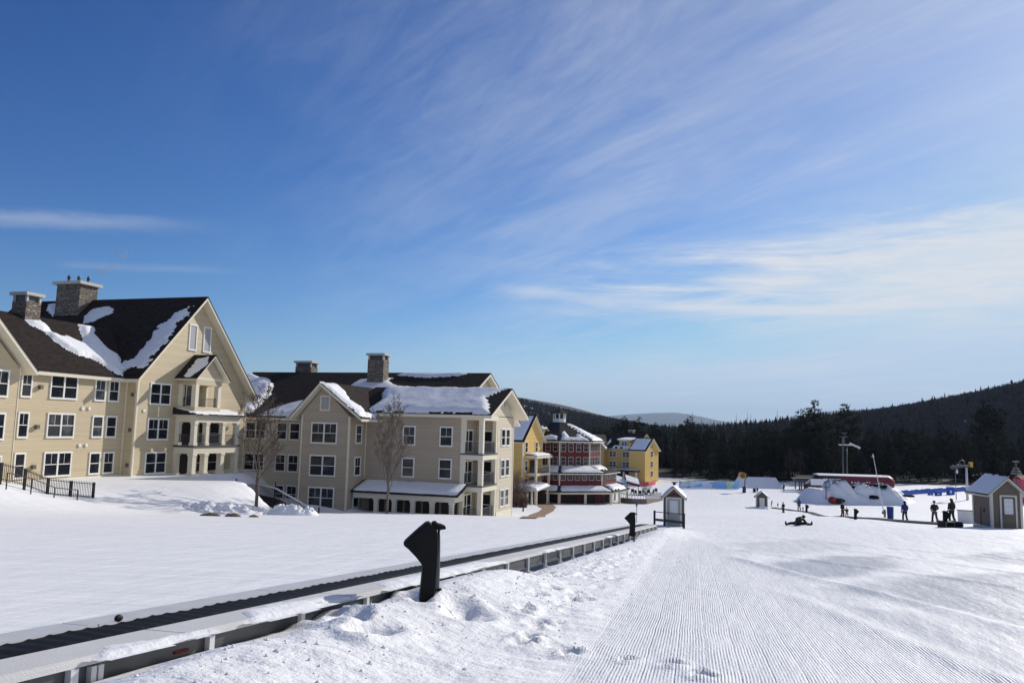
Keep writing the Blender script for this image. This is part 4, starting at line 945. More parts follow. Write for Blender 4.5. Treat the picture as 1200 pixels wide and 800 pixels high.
# belt: ribbed, slightly waved top
k = np.arange(ya, yb, .05); prof = [(-5.70,.0),(-5.64,.012),(-5.26,.012),(-5.20,.0)]
V = []; nseg = len(prof)
for j, y in enumerate(k):
    rib = .012 if (j % 4) == 0 else 0.
    for x, dz in prof: V.append((x+5.2, y-4, plane_z(x, y, 1.265)+dz*2+rib*(1 if dz else .3)+.005*math.sin(y*6+x*9)-plane_z(-5.2, 4, 1.25)))
F_ = [(j*nseg+i, j*nseg+i+1, (j+1)*nseg+i+1, (j+1)*nseg+i) for j in range(len(k)-1) for i in range(nseg-1)]
npmesh('belt', V, F_, 'rubber', CL)
m = MB(); lbox(m, -5.70, -5.20, ya, yb, 1.46, 1.285); m.build('belt_bed', 'rubber', CL)
y = ya; i = 0
while y < yb-1:                                                # deck boards and uphill rail come in 2.4 m lengths
    y1 = min(y+3.0, yb)
    m = MB(); lbox(m, -5.19, -4.75, y+.012, y1-.012, 1.27, 1.243); lbox(m, -4.79, -4.745, y+.012, y1-.012, 1.312, 1.27); m.build('deck_board', 'deck', CL)
    m = MB(); lbox(m, -6.14, -5.73, y+.01, y1-.01, 1.30, 1.255); lbox(m, -5.735, -5.708, y+.01, y1-.01, 1.29, 1.235); m.build('side_rail', 'steel', CL)
    y = y1; i += 1
m = MB(); lbox(m, -4.85, -4.79, ya, yb, 1.52, 1.29); lbox(m, -4.87, -4.75, ya, yb, 1.54, 1.515); m.build('girder', 'steel_dark', CL)
for j in range(26):
    yy = 3.2+j*1.55; m = MB(); lbox(m, -4.785, -4.73, yy, yy+.07, 1.78, 1.315); lbox(m, -4.785, -4.69, yy-.03, yy+.1, 1.62, 1.60); m.build('leg', 'steel', CL)
for yy in (4.95, 5.02): m = MB(); lbox(m, -4.788, -4.74, yy, yy+.05, 1.5, 1.33); m.build('bracket', 'steel', CL)
m = MB(); lbox(m, -4.789, -4.775, 5.9, 6.08, 1.41, 1.385); m.build('warning_strip', 'cloth_red', CL)
m = MB(); p_ = Vector((-5.72, 6.25, plane_z(-5.72, 6.25, 1.235))); m.ball(p_+Vector((0,0,.02)), (.03,.05,.035), 8, 6); m.build('clip', 'black', CL)

for i_, (y0_, y1_) in enumerate(((-2.0, 3.4), (5.0, 6.3), (6.9, 9.2), (9.9, 15.2), (18.5, 21), (27, 30))):
    snow_sheet(CL, (-4.74, y0_, plane_z(-4.74, y0_, 1.243)), XM, (0, 1, -.0854*fh.y), [(-.04, 0), (.14 if i_ not in (2, 3) else .3, .25), ((.10, .08, .34, .40, .12, .1)[i_], (y1_-y0_)*.45), ((.10, .06, .30, .38, .1, .08)[i_], (y1_-y0_)*.8), (-.04, y1_-y0_)], (.03, .02, .07, .09, .02, .02)[i_], .05, 400+i_, .09, 'deck_snow', .004)
cr_ = np.random.default_rng(17); V, F_ = [], []
for i_ in range(1500):
    x_c = -4.3+abs(cr_.normal(0, .95)); y_c = 3.6+cr_.random()**1.6*24; r_c = .005+.022*cr_.random()**5
    z_c = None; V.append((x_c, y_c, r_c))
Vc = np.array(V); ix = np.clip(np.searchsorted(xs, Vc[:, 0])-1, 0, len(xs)-2); iy = np.clip(np.searchsorted(ys, Vc[:, 1])-1, 0, len(ys)-2)
fx_ = (Vc[:, 0]-xs[ix])/(xs[ix+1]-xs[ix]); fy_ = (Vc[:, 1]-ys[iy])/(ys[iy+1]-ys[iy])
zc_ = (Zg[ix, iy]*(1-fx_)+Zg[ix+1, iy]*fx_)*(1-fy_)+(Zg[ix, iy+1]*(1-fx_)+Zg[ix+1, iy+1]*fx_)*fy_
P8 = np.array([(1,0,0),(-1,0,0),(0,1,0),(0,-1,0),(0,0,1),(0,0,-1)], float); T8 = np.array([(0,2,4),(2,1,4),(1,3,4),(3,0,4),(2,0,5),(1,2,5),(3,1,5),(0,3,5)])
jit = 1+cr_.uniform(-.4, .4, (len(Vc), 6, 1)); Pc = Vc[:, None, 2:3]*jit*P8[None]+np.stack([Vc[:, 0], Vc[:, 1], zc_+Vc[:, 2]*.1], 1)[:, None]
tag(npmesh('snow_crumbs', Pc.reshape(-1, 3), (T8[None]+np.arange(len(Vc))[:, None, None]*6).reshape(-1, 3), 'snow', None, True), 'loose crumbs of snow scattered over the ploughed bank', 'snow', kind='stuff')
# padded black control posts
def post_mesh(root):
    s = 1.1/98*100/5.72/1.0*.98                                # metres per traced unit
    k_ = 1.12/560
    out = [(180,285),(195,262),(255,205),(318,150),(335,140),(352,142),(362,152),(398,185),(404,240),(408,330),(405,430),(400,540),(392,640),(375,690),(338,678),(298,660),(304,560),(310,470),(310,420),(296,398),(262,358),(215,312)]
    P_ = [Vector(((x-345)*k_, 0, (690-y)*k_)) for x, y in out]
    m = MB(); m.prism([p+Vector((0,-.13,0)) for p in P_], (0,.26,0)); b = m.build('pad', 'rubber', root, False, .028)
    m = MB(); m.prism([Vector(((x-345)*k_, -.09, (690-y)*k_)) for x, y in [(362,150),(372,138),(392,136),(402,148),(430,156),(456,166),(457,184),(425,187),(398,188),(372,182)]], (0,.18,0)); m.build('head', 'rubber', root, False, .012)
    m = MB(); m.tube([((408-345)*k_, .05, -.5), ((412-345)*k_, .05, .45), ((418-345)*k_, .05, .74), ((416-345)*k_, .05, 1.0)], [.04,.04,.022,.02], 8); m.build('pole', 'steel_dark', root, True)
    m = MB(); m.box((392-345)*k_, (438-345)*k_, -.02, .16, .05, .19); m.tube([((425-345)*k_, .05, .19), ((425-345)*k_, .05, .23)], .05, 10); m.build('foot_box', 'rubber', root, False, .015)
    m = MB(); m.ball(((352-345)*k_+.01, -.1, (690-176)*k_), .022, 8, 6); m.build('button', 'steel_dark', root)
p = ray(338/5.72+440, 690/5.72+590); p = p*(-4.12/p.x)
CP = thing('control_post', 'nearest black padded control post standing in the snow beside the carpet lift', 'control post', p, R(-17)*0+TH*1.0+R(9), 'black control posts of the carpet lifts', local=True)
post_mesh(CP)
def put_post(u, v, h, label, mirror=False):
    q = gp(u, v); d = q.dot(fh); s_ = h*d/FPX/1.12; dup(CP, q, TH, label, None, (-s_ if mirror else s_, s_, s_))
r_ = ray(740.5, 628); q = r_*(-4.2/r_.x); dup(CP, (q.x, q.y, q.z-.03), TH+.2, 'black padded control post at the lower carpet end left of the grey hut', None, 28.5*q.dot(fh)/FPX/1.12)
put_post(1108.5, 617.5, 19, 'black control post on the dark platform beside the taupe hut', True)
put_post(1003, 608.5, 12.5, 'small black control post on the far carpet line right of the couple', True)
put_post(945.5, 600.5, 9.5, 'tiny black control post on the far carpet line, next to the person in teal', True)
p = gp(746, 612); MP = thing('marker_pole', 'thin marker pole with a small flag behind the lower control post', 'pole', p)
m = MB(); m.tube([p-Vector((0,0,.3)), p+Vector((0,0,1.55))], .022, 6); m.build('pole', 'steel_dark', MP)
m = MB(); m.ball(p+Vector((0,0,1.25)), (.07,.05,.14), 8, 6); m.build('flag', 'steel_dark', MP)

# ================================================================== LIFT HUTS
def hut(name, label, p, rotz, w_, dp, hw, hr, wall, gable, ov, door, snow_left, trimmat='hut_trim', trimfront=True):
    t = thing(name, label, 'hut', p, rotz, local=True)
    m = MB(); gable_wall(m, 'y', 0, dp, [(-w_/2, hw), (0, hr-.06), (w_/2, hw)], -.6)
    m.build('wall', wall, t)
    gable_roof(t, 'y', -ov, dp+ov, [(-w_/2-ov, hw-ov*(hr-hw)/(w_/2)+.05), (0, hr+.1), (w_/2+ov, hw-ov*(hr-hw)/(w_/2)+.05)], 'shingle_gray', trimmat, .04, .14)
    m = MB()
    for x in (-w_/2, w_/2):
        s_ = 1 if x > 0 else -1
        if trimfront: m.box(x+s_*.02, x-s_*.13, -.022, .0, -.4, hw+.02)
        m.box(x+s_*.02, x, -.02, .13, -.4, hw); m.box(x+s_*.02, x, dp-.13, dp+.02, -.4, hw)
        m.box(x+s_*.018, x, .1, dp-.1, -.1, .06)
    m.build('corner_trim', trimmat, t)
    if gable: 
        g = MB(); g.prism([(-w_*.32, -.02, hw+.02), (w_*.32, -.02, hw+.02), (0, -.02, hr-.3)], (0,.03,0)); g.build('gable_panel', gable, t)
    dx, dw, dh, dmat = door
    m = MB(); m.box(dx-dw/2, dx+dw/2, -.03, .02, -.4, dh); d_ = m.build('door', dmat, t)
    f = MB(); f.box(dx-dw/2-.1, dx-dw/2, -.05, .02, -.4, dh+.1); f.box(dx+dw/2, dx+dw/2+.1, -.05, .02, -.4, dh+.1); f.box(dx-dw/2, dx+dw/2, -.05, .02, dh, dh+.1); f.build('door_frame', trimmat, d_)
    gz0, gz1 = dh*.46, dh*.93; g = MB(); g.box(dx-dw*.30, dx+dw*.30, -.045, -.02, gz0, gz1); g.build('door_glass', 'pale_glass', d_)
    g = MB()
    for i in range(4): x = dx-dw*.3+dw*.6*i/3; g.box(x-.014, x+.014, -.056, -.046, gz0, gz1)
    for i in range(4): z = gz0+(gz1-gz0)*i/3; g.box(dx-dw*.3, dx+dw*.3, -.055, -.047, z-.014, z+.014)
    g.build('muntin', 'white', d_)
    g = MB(); g.ball((dx-dw*.4, -.07, dh*.45), .04, 8, 6); g.build('handle', 'black', d_)
    for side, on in ((-1, snow_left[0]), (1, snow_left[1])):
        if not on: continue
        xe = side*(w_/2+ov); ze_ = hw-ov*(hr-hw)/(w_/2)+.05
        O, U, V = slope_axes((xe, -ov, ze_), (xe, dp+ov, ze_), (0, -ov, hr+.1)); ln = (Vector((xe, 0, ze_))-Vector((0, 0, hr+.1))).length
        snow_sheet(t, O, U, V, [(.03,.05),(dp+2*ov-.03,.05),(dp+2*ov-.03,ln),(.03,ln)], on, .09, 5+side, .03)
    return t
p = gp(789.5, 616.5); s_ = p.dot(fh)/FPX
H1_ = hut('lift_hut', 'narrow grey lift hut with a pale glazed door at the bottom of the carpet lift', p, R(4), 23*s_, 26*s_, 34*s_, 44*s_, 'hut_dark', 'maroon', 3.6*s_, (0, 14.5*s_, 31*s_, 'door_grey'), (.05, .09), 'hut_trim', False)
v = MB(); v.tube([(0, 22*s_, 42*s_), (0, 22*s_, 48.5*s_)], .1, 8); v.tube([(0, 22*s_, 48*s_), (0, 22*s_, 49*s_)], .2, 8); v.build('vent_pipe', 'black', H1_)
q = Vector(p)+Vector((0,-1.0,0)); q.z = gz(q.x, q.y)
GR = thing('guard_rail', 'low black guard rail in front of the narrow grey hut', 'railing', q)
a, b = gp(767, 614.2), gp(801.5, 619)
m = MB(); m.beam(a+Zv*.33, b+Zv*.36, .1, .16); m.beam(a+Zv*.84, b+Zv*.86, .05, .05); m.build('rail', 'black', GR)
for e in (a, b): m = MB(); m.beam(e-Zv*.4, e+Zv*.92, .13, .13); m.build('post', 'black', GR)
p = gp(1170, 618); p = atd(1180.5, 614, 50); p.z = gz(p.x, p.y); s_ = 50/FPX
H2_ = hut('ticket_hut', 'taupe board hut with cream trimmed door and snow dusted roof at the right edge', p, R(13.5), 1.9, 2.2, 2.3, 3.1, 'hut', None, .34, (.10, .84, 1.95, 'hut'), (.03, .05))
m = MB(); m.box(-.98, -.95, .75, .95, .9, 1.1); m.build('outlet_box', 'black', H2_); m = MB(); m.box(-.97, -.95, 1.2, 1.26, 0, 1.2); m.build('conduit', 'cloth_red', H2_)
p = gp(893, 594.5); s_ = p.dot(fh)/FPX
H3_ = hut('warming_hut', 'small open fronted hut far down the slope with a bright doorway', p, R(2), 12.5*s_, 12*s_, 13*s_, 18*s_, 'hut_dark', None, 2.3*s_, (0, 4.6*s_, 10.5*s_, 'white'), (.05, .05))
pile('snow_pile', 'snow heaped in front of the small far hut', gp(894, 596), 1.2, .8, .55, 5)

# ================================================================== SECOND CARPET LIFT (right, far)
ends = [gp(1121, 616), gp(1060, 611.5), gp(1003, 607), gp(950, 600.5), gp(906, 595)]
C2 = thing('carpet_lift', 'distant carpet lift, a thin dark line across the snow left of the taupe hut', 'ski lift', ends[0])
m = MB(); m2 = MB()
for a, b in zip(ends[:-1], ends[1:]):
    n = 5
    for i in range(n):
        q0, q1 = a.lerp(b, i/n), a.lerp(b, (i+1)/n); q0.z = gz(q0.x, q0.y); q1.z = gz(q1.x, q1.y)
        m.beam(q0+Zv*.05, q1+Zv*.05, .6, .2); d_ = (q1-q0).normalized(); sd = d_.cross(Zv)*.42
        m2.beam(q0+sd+Zv*.03, q1+sd+Zv*.03, .16, .18); m2.beam(q0-sd+Zv*.03, q1-sd+Zv*.03, .16, .18)
m.build('belt', 'rubber', C2); m2.build('side_rail', 'steel_dark', C2)
q = gp(1113, 617.5); PF = thing('lift_platform', 'dark low platform at the upper end of the distant carpet lift', 'platform', q)
m = MB(); m.beam(q+rt*-.5+Zv*.12, q+rt*.55+Zv*.12, 1.0, .5); m.build('platform_body', 'rubber', PF)
m = MB()
for x in (-.5, 0, .5): m.beam(q+rt*x-fh*.53-Zv*.1, q+rt*x-fh*.53+Zv*.34, .06)
m.build('frame', 'steel_dark', PF)
q = gp(1132, 613); WB = thing('snow_shed', 'low white slatted snow screen between the platform and the taupe hut', 'screen', q)
m = MB(); m.box(q.x-.55, q.x+.55, q.y-.05, q.y+.05, q.z-.3, q.z+.95); m.build('board', 'cream_net', WB); m = MB(); m.box(q.x-.6, q.x+.6, q.y-.08, q.y+.08, q.z+.95, q.z+1.02); m.build('top_rail', 'steel_dark', WB)

q = gp(1043.5, 608); s_ = q.dot(fh)/FPX; BN = thing('blue_bin', 'blue padded barrel at the foot of the leaning snow gun pole', 'bin', q)
m = MB(); m.tube([q-Zv*.2, q+Zv*.1, q+Zv*(12.6*s_), q+Zv*(13.6*s_)], [.27,.285,.31,.30], 14); m.build('bin_body', 'blue', BN, True); m = MB(); m.tube([q+Zv*13.4*s_, q+Zv*14.2*s_], [.33,.31], 14); m.build('lid', 'blue', BN)
q = gp(1037, 606); s_ = q.dot(fh)/FPX; SG = thing('snow_lance', 'tall thin snowmaking lance leaning left above the blue barrel', 'snow gun', q)
tip = q+rt*(-11.5*s_)+Zv*(69*s_); m = MB(); m.tube([q-Zv*.3, q.lerp(tip, .5), tip], [.075,.06,.04], 8); m.build('pole', 'steel', SG)
m = MB(); m.tube([tip-Zv*.1, tip+Zv*.35+rt*-.08], [.12,.09], 8); m.beam(tip, tip-rt*.35, .05); m.build('nozzle', 'steel', SG)
m = MB(); m.tube([q-Zv*.2, q+Zv*1.1], .14, 8); m.beam(q+rt*-.35+Zv*.7, q+rt*.1+Zv*.6, .25, .4); m.build('base', 'steel_dark', SG)

# ================================================================== PEOPLE
def skin_mesh(name, joints, bones, mat, parent, sub=2):
    me = bpy.data.meshes.new(name); me.from_pydata([j[0] for j in joints], bones, []); o = bpy.data.objects.new(name+'_cage', me); COL.objects.link(o)
    md = o.modifiers.new('s', 'SKIN'); md.use_smooth_shade = True
    sv = me.skin_vertices[0].data
    for i, j in enumerate(joints): sv[i].radius = j[1] if hasattr(j[1], '__len__') else (j[1], j[1]); sv[i].use_root = (i == 0)
    o.modifiers.new('d', 'SUBSURF').levels = sub
    dg = bpy.context.evaluated_depsgraph_get(); nm = bpy.data.meshes.new_from_object(o.evaluated_get(dg)); nm.name = name
    bpy.data.objects.remove(o); bpy.data.meshes.remove(me); nm.materials.clear(); nm.materials.append(M[mat])
    nm.polygons.foreach_set('use_smooth', [True]*len(nm.polygons))
    r = bpy.data.objects.new(name, nm); COL.objects.link(r); r.parent = parent; ORG[r.name] = ORG.get(parent.name, (0,0,0)); return r
def person(label, loc, rotz, h, jacket, trousers, hat='helmet', arms='down', stance=.10, lean=0., group=None, hood=False):
    """front of the figure is -Y; loc at the feet"""
    t = thing('person', label, 'person', loc, rotz, group, local=True); k = h/1.75
    def J(x, y, z, r): return ((x*k, y*k, z*k), (r*k if not hasattr(r, '__len__') else tuple(q*k for q in r)))
    s = stance; ln = lean
    if arms == 'down': el = [(.245,.02,1.16),(.25,-.06,.92),(.245,-.10,.84)]
    elif arms == 'hips': el = [(.30,.05,1.14),(.22,-.12,1.0),(.15,-.16,.98)]
    elif arms == 'front': el = [(.25,-.02,1.15),(.20,-.24,1.08),(.14,-.30,1.10)]
    else: el = [(.27,-.05,1.2),(.30,-.3,1.25),(.30,-.38,1.28)]
    A = []
    body = [J(0,0,.95,(.15,.11)), J(0,ln*.3,1.12,(.14,.10)), J(0,ln*.7,1.34,(.17,.11)), J(0,ln,1.46,(.07,.065)), J(0,ln-.01,1.53,.055), J(0,ln-.025,1.63,(.082,.10)), J(0,ln-.02,1.70,(.07,.085))]
    bones = [(0,1),(1,2),(2,3),(3,4),(4,5),(5,6)]
    for sg in (-1, 1):
        i = len(body); body += [J(sg*.19,ln*.9,1.40,.062), J(sg*el[0][0],ln*.6+el[0][1],el[0][2],.045), J(sg*el[1][0],ln*.4+el[1][1],el[1][2],.035), J(sg*el[2][0],ln*.4+el[2][1],el[2][2],(.04,.028))]
        bones += [(2,i),(i,i+1),(i+1,i+2),(i+2,i+3)]
        i = len(body); body += [J(sg*.095,0,.86,.085), J(sg*(.095+s*.35),-.03,.50,.062), J(sg*(.095+s*.7),.0,.12,.045), J(sg*(.1+s*.72),-.10,.05,(.045,.035))]
        bones += [(0,i),(i,i+1),(i+1,i+2),(i+2,i+3)]
    skin_mesh('body', body, bones, 'skin', t)
    jk = [J(0,0,.86,(.20,.155)), J(0,ln*.3,1.08,(.19,.145)), J(0,ln*.7,1.32,(.20,.15)), J(0,ln,1.45,(.11,.10))]; bj = [(0,1),(1,2),(2,3)]
    for sg in (-1, 1):
        i = len(jk); jk += [J(sg*.205,ln*.9,1.38,.09), J(sg*(el[0][0]+.02),ln*.6+el[0][1],el[0][2],.076), J(sg*el[1][0],ln*.4+el[1][1],el[1][2],.062)]; bj += [(2,i),(i,i+1),(i+1,i+2)]
    j = skin_mesh('jacket', jk, bj, jacket, t)
    tr_ = [J(0,0,.90,(.165,.13))]; bt = []
    for sg in (-1, 1):
        i = len(tr_); tr_ += [J(sg*.10,0,.80,.115), J(sg*(.10+s*.35),-.03,.48,.092), J(sg*(.10+s*.7),0,.13,.088)]; bt += [(0,i),(i,i+1),(i+1,i+2)]
    skin_mesh('trousers', tr_, bt, trousers, t)
    for sg in (-1, 1):
        m = MB(); x = sg*(.1+s*.72)*k; m.tube([(x,.07*k,.0),(x,.06*k,.16*k),(x,.05*k,.24*k)], [.085*k,.08*k,.07*k], 9); m.ball((x,-.07*k,.05*k), (.06*k,.15*k,.065*k), 9, 6); m.build('boot', 'cloth_black', t, True)
        m = MB(); hx, hy, hz = sg*el[2][0]*k, (ln*.4+el[2][1]-.02)*k, (el[2][2]-.02)*k; m.ball((hx,hy,hz), (.052*k,.06*k,.07*k), 8, 6)
        for q in range(4): m.tube([(hx+(q-1.5)*.022*k,hy-.02*k,hz-.03*k),(hx+(q-1.5)*.024*k,hy-.045*k,hz-.075*k),(hx+(q-1.5)*.024*k,hy-.06*k,hz-.10*k)], [.014*k,.013*k,.009*k], 5)
        m.tube([(hx-sg*.04*k,hy-.02*k,hz),(hx-sg*.07*k,hy-.05*k,hz-.03*k),(hx-sg*.07*k,hy-.07*k,hz-.06*k)], [.015*k,.014*k,.01*k], 5)
        m.build('glove', 'cloth_black', t, True)
    m = MB(); m.ball((0,(ln-.005)*k,1.69*k), (.118*k,.135*k,.115*k), 12, 8)
    hm = m.build('helmet' if hat == 'helmet' else 'hat', hat, t, True)
    m = MB(); yb_ = (ln-.125)*k; m.tube([(0,yb_,1.645*k),(0,yb_-.02*k,1.61*k)], [.012*k,.018*k], 6)
    for sg in (-1,1): m.ball((sg*.035*k,yb_+.012*k,1.655*k), (.014*k,.01*k,.01*k), 6, 5)
    m.tube([(-.025*k,yb_+.016*k,1.572*k),(.025*k,yb_+.016*k,1.572*k)], .007*k, 5); m.build('face', 'skin', t, True)
    if hood: m = MB(); m.ball((0,(ln+.05)*k,1.53*k), (.14*k,.11*k,.10*k), 10, 7); m.build('hood', jacket, j, True)
    return t
def stand(u, v, px, label, face, *a, **kw):
    q = gp(u, v); return person(label, q, face, px*q.dot(fh)/FPX, *a, **kw)
toward, away = TH, TH+math.pi
stand(1095.5, 611, 23.5, 'person in black jacket and helmet, hands at the waist, on the far carpet line', away, 'cloth_black', 'cloth_olive', 'helmet', 'hips', .16)
stand(1115.5, 611, 26, 'tallest dark figure standing on the platform by the taupe hut', away+.2, 'cloth_black', 'cloth_black', 'helmet', 'down', .16, .03, hood=True)
stand(1060.5, 610, 22, 'person in a bright blue hooded jacket and dark trousers right of the blue barrel', away, 'cloth_blue', 'cloth_navy', 'cloth_navy', 'down', .12, .03, hood=True)
stand(987.5, 605.5, 17, 'adult in dark jacket and dark red trousers holding a child by the hand', toward+.5, 'cloth_black', 'cloth_red', 'helmet', 'down', .13)
stand(992.5, 605.5, 11, 'child in a dark red jacket standing beside an adult', toward-.4, 'cloth_red', 'cloth_black', 'helmet', 'front', .12)
stand(918, 600.5, 12, 'small person in dark clothes walking below the small far hut', away+.4, 'cloth_black', 'cloth_black', 'helmet', 'down', .04)
stand(936.5, 597.5, 13, 'person in a teal jacket with black trousers on the far carpet line', away, 'cloth_teal', 'cloth_black', 'cloth_teal', 'down', .10, hood=True)
stand(941, 598.5, 5.0, 'tiny child in black beside the person in teal', away, 'cloth_black', 'cloth_black', 'helmet', 'front', .1)
stand(911.5, 593.5, 4.6, 'tiny child in red right of the small far hut', toward, 'cloth_red', 'cloth_red', 'helmet', 'down', .1)
stand(904, 592.5, 6.5, 'tiny dark figure bending beside the small far hut', toward+1, 'cloth_black', 'cloth_black', 'helmet', 'front', .1, -.2)
stand(887.5, 577, 6.2, 'tiny dark figure above the roof of the small far hut', away, 'cloth_black', 'cloth_black', 'helmet', 'down', .1)
stand(918.5, 575, 7.5, 'slim dark figure standing at the right end of the long snow roofed building', away, 'cloth_black', 'cloth_black', 'helmet', 'down', .04)
for u, v, lab, jk in ((946, 576, 'brown jacketed visitor under the wooden shelter, leftmost of three', 'cloth_olive'), (951, 577, 'visitor in white standing at the wooden shelter rail', 'cream_net'), (956, 578, 'visitor in dark red under the right end of the wooden shelter', 'cloth_red')):
    stand(u, v, 8, lab, toward, jk, 'cloth_black', 'helmet', 'front', .1)
# snowboarder sitting down, legs spread, bending forward
q = gp(935, 615.5); t = thing('person', 'snowboarder in brown camouflage sitting on the piste with legs spread wide, bending over', 'person', q, TH+.1, local=True)
def J2(x, y, z, r): return ((x, y, z), r if hasattr(r, '__len__') else (r, r))
bd = [J2(0,.1,.14,(.17,.14)), J2(.02,.0,.34,(.15,.12)), J2(.10,-.12,.50,(.18,.14)), J2(.20,-.2,.57,.075), J2(.27,-.25,.60,(.10,.10)), J2(.31,-.27,.62,(.08,.09))]
bb = [(0,1),(1,2),(2,3),(3,4),(4,5)]
for sg, kz in ((-1,.20),(1,.19)):
    i = len(bd); bd += [J2(sg*.2,.02,.15,.10), J2(sg*.52,-.08,kz*.85,.075), J2(sg*.84,-.1,.09,.06), J2(sg*.93,-.12,.17,.05)]; bb += [(0,i),(i,i+1),(i+1,i+2),(i+2,i+3)]
for sg in (-1, 1):
    i = len(bd); bd += [J2(.1+sg*.2,-.12,.47,.07), J2(.1+sg*.34,-.25,.27,.055), J2(.1+sg*.45,-.3,.10,.045)]; bb += [(2,i),(i,i+1),(i+1,i+2)]
skin_mesh('body', bd, bb, 'skin', t)
jk = [J2(0,.1,.16,(.22,.18)), J2(.02,.0,.34,(.21,.17)), J2(.10,-.12,.49,(.22,.18)), J2(.18,-.19,.56,.11)]; bj = [(0,1),(1,2),(2,3)]
for sg in (-1, 1):
    i = len(jk); jk += [J2(.1+sg*.21,-.12,.46,.10), J2(.1+sg*.34,-.25,.27,.08), J2(.1+sg*.43,-.29,.13,.065)]; bj += [(2,i),(i,i+1),(i+1,i+2)]
skin_mesh('jacket', jk, bj, 'cloth_olive', t)
tr_ = [J2(0,.1,.15,(.19,.16))]; bt = []
for sg, kz in ((-1,.20),(1,.19)): i = len(tr_); tr_ += [J2(sg*.2,.02,.15,.13), J2(sg*.52,-.08,kz*.85,.10), J2(sg*.8,-.1,.10,.085)]; bt += [(0,i),(i,i+1),(i+1,i+2)]
skin_mesh('trousers', tr_, bt, 'cloth_black', t)
for sg in (-1, 1): m = MB(); m.tube([(sg*.8,-.1,.09),(sg*.92,-.12,.1)], [.085,.08], 9); m.ball((sg*.93,-.14,.19), (.06,.08,.13), 9, 6); m.build('boot', 'cloth_black', t, True)
for sg in (-1, 1): 
    m = MB(); hx, hy, hz = .1+sg*.45, -.31, .08; m.ball((hx,hy,hz), (.055,.07,.045), 8, 6)
    for q4 in range(4): m.tube([(hx+(q4-1.5)*.022,hy-.04,hz),(hx+(q4-1.5)*.026,hy-.09,hz-.02),(hx+(q4-1.5)*.026,hy-.115,hz-.045)], [.014,.013,.009], 5)
    m.build('glove', 'cloth_black', t, True)
m = MB(); m.ball((.30,-.26,.64), (.125,.135,.115), 12, 8); m.build('helmet', 'helmet', t, True)

# ================================================================== SNOW RIDE MOUNDS, mats, painted shade strips and tents
def mound(label, u, v, wpx, hpx, seed, steep=1.6, dpt=5., ramp_=False):
    p = gp(u, v); s_ = p.dot(fh)/FPX; rx = wpx*s_/2; h = hpx*s_; n = 90
    p = p+fh*dpt*.75; p.z = gz(p.x, p.y)
    A, B = np.meshgrid(np.linspace(-1.2, 1.2, n), np.linspace(-1.2, 1.2, n), indexing='ij')
    q = np.sqrt(np.abs(A)**2.2+np.abs(B)**2.2); Hh = 1-sst(.12, 1.05, q+.35*(vn(A*3.2+B*1.6+seed, B*.4, seed+7)-.5))
    if ramp_: q = np.maximum(np.abs(A)**2.4, np.abs(B+.12)**1.1); Hh = 1-sst(.30, 1.02, q); gl = 2.6*(A+1.15*B)+1.1*fbm(A*1.5, B*1.2, 9, 3); fr_ = gl-np.floor(gl); Hh = Hh*(.74+.36*np.abs(np.sin(A*5.2+.6))**.8+.5*fbm(A*3.1, B*0+1, 19, 2))*(1+(.30*np.exp(-((fr_-.5)/.07)**2)-.22*sst(.5, .62, fr_)*(1-sst(.75, 1, fr_)))*sst(.12, .4, q)*(1-sst(.85, 1, q)))
    Hh = Hh*(1+.22*fbm(A*1.6+seed, B*1.6, seed, 4))+.08*fbm(A*6, B*5, seed+2, 3)*(q < 1.05)
    wx = p.x+A*rx*rt.x+B*dpt*fh.x; wy = p.y+A*rx*rt.y+B*dpt*fh.y; wz = ground(wx, wy)-.1+Hh*h-.4*sst(1.05, 1.2, q)
    I = np.arange(n*n).reshape(n, n); F_ = np.stack([I[:-1,:-1].ravel(), I[1:,:-1].ravel(), I[1:,1:].ravel(), I[:-1,1:].ravel()], 1)
    o = npmesh('snow_mound', np.stack([(wx-p.x).ravel(), (wy-p.y).ravel(), (wz-p.z).ravel()], 1), F_, 'snow', None, True); o.location = p
    return tag(o, label, 'snow mound', 'steep snow mounds before the red roofed lift station')
mound('left snow mound with a low tail, beside the dark orange dome tent', 966, 590, 52, 17, 1)
mound('broadest flat topped snow ramp scored by slanting gullies, before the red station', 1010, 590.5, 98, 21, 2, ramp_=True)
mound('right end snow mound falling away towards the blue padded fence', 1053, 588.5, 60, 15.5, 4)
for i, (u, v, w_, h_, lab) in enumerate([(979,568.5,13,3.2,'black strip painted as station shade on the mound edge by the dome tent'),(999,570.5,11,3.2,'black strip painted as station shade on the broad ramp crest, second from left'),(1025,568.5,12,3,'black strip painted as station shade on the crest left of the leaning lance'),(1039,570.5,12,3.4,'black strip painted as station shade on the crest right of the leaning lance'),(1024.5,582.5,11,4.2,'black half round scoop at the foot of the broad snow ramp'),(1066,581,11,2.6,'thin dark mat at the foot of the right end mound')]):
    dd = 168.7 if v > 580 else 171.2; q = atd(u, v, dd); s_ = dd/FPX; m = MB(); m.prism([(-w_*s_/2,-.2,-.1),(-w_*s_*.42,-.2,h_*s_*.42),(-w_*s_*.1,-.2,h_*s_*.55),(w_*s_*.3,-.2,h_*s_*.5),(w_*s_/2,-.2,.05),(w_*s_*.44,-.2,-h_*s_*.4),(0,-.2,-h_*s_*.5),(-w_*s_*.4,-.2,-h_*s_*.4)], (0,1.4,0)); o = m.build('mat_and_shade_strip', 'rubber', None, True); o.location = q; o.rotation_euler = (0,0,TH); tag(o, lab, 'mat', 'black mats on the snow mounds')  # crest strips paint the shade under the lift station; foot pieces are mats
q = atd(975.5, 585.5, 167.6); s_ = 167.6/FPX; TT = thing('dome_tent', 'small dark orange dome tent at the foot of the left snow mound', 'tent', q)
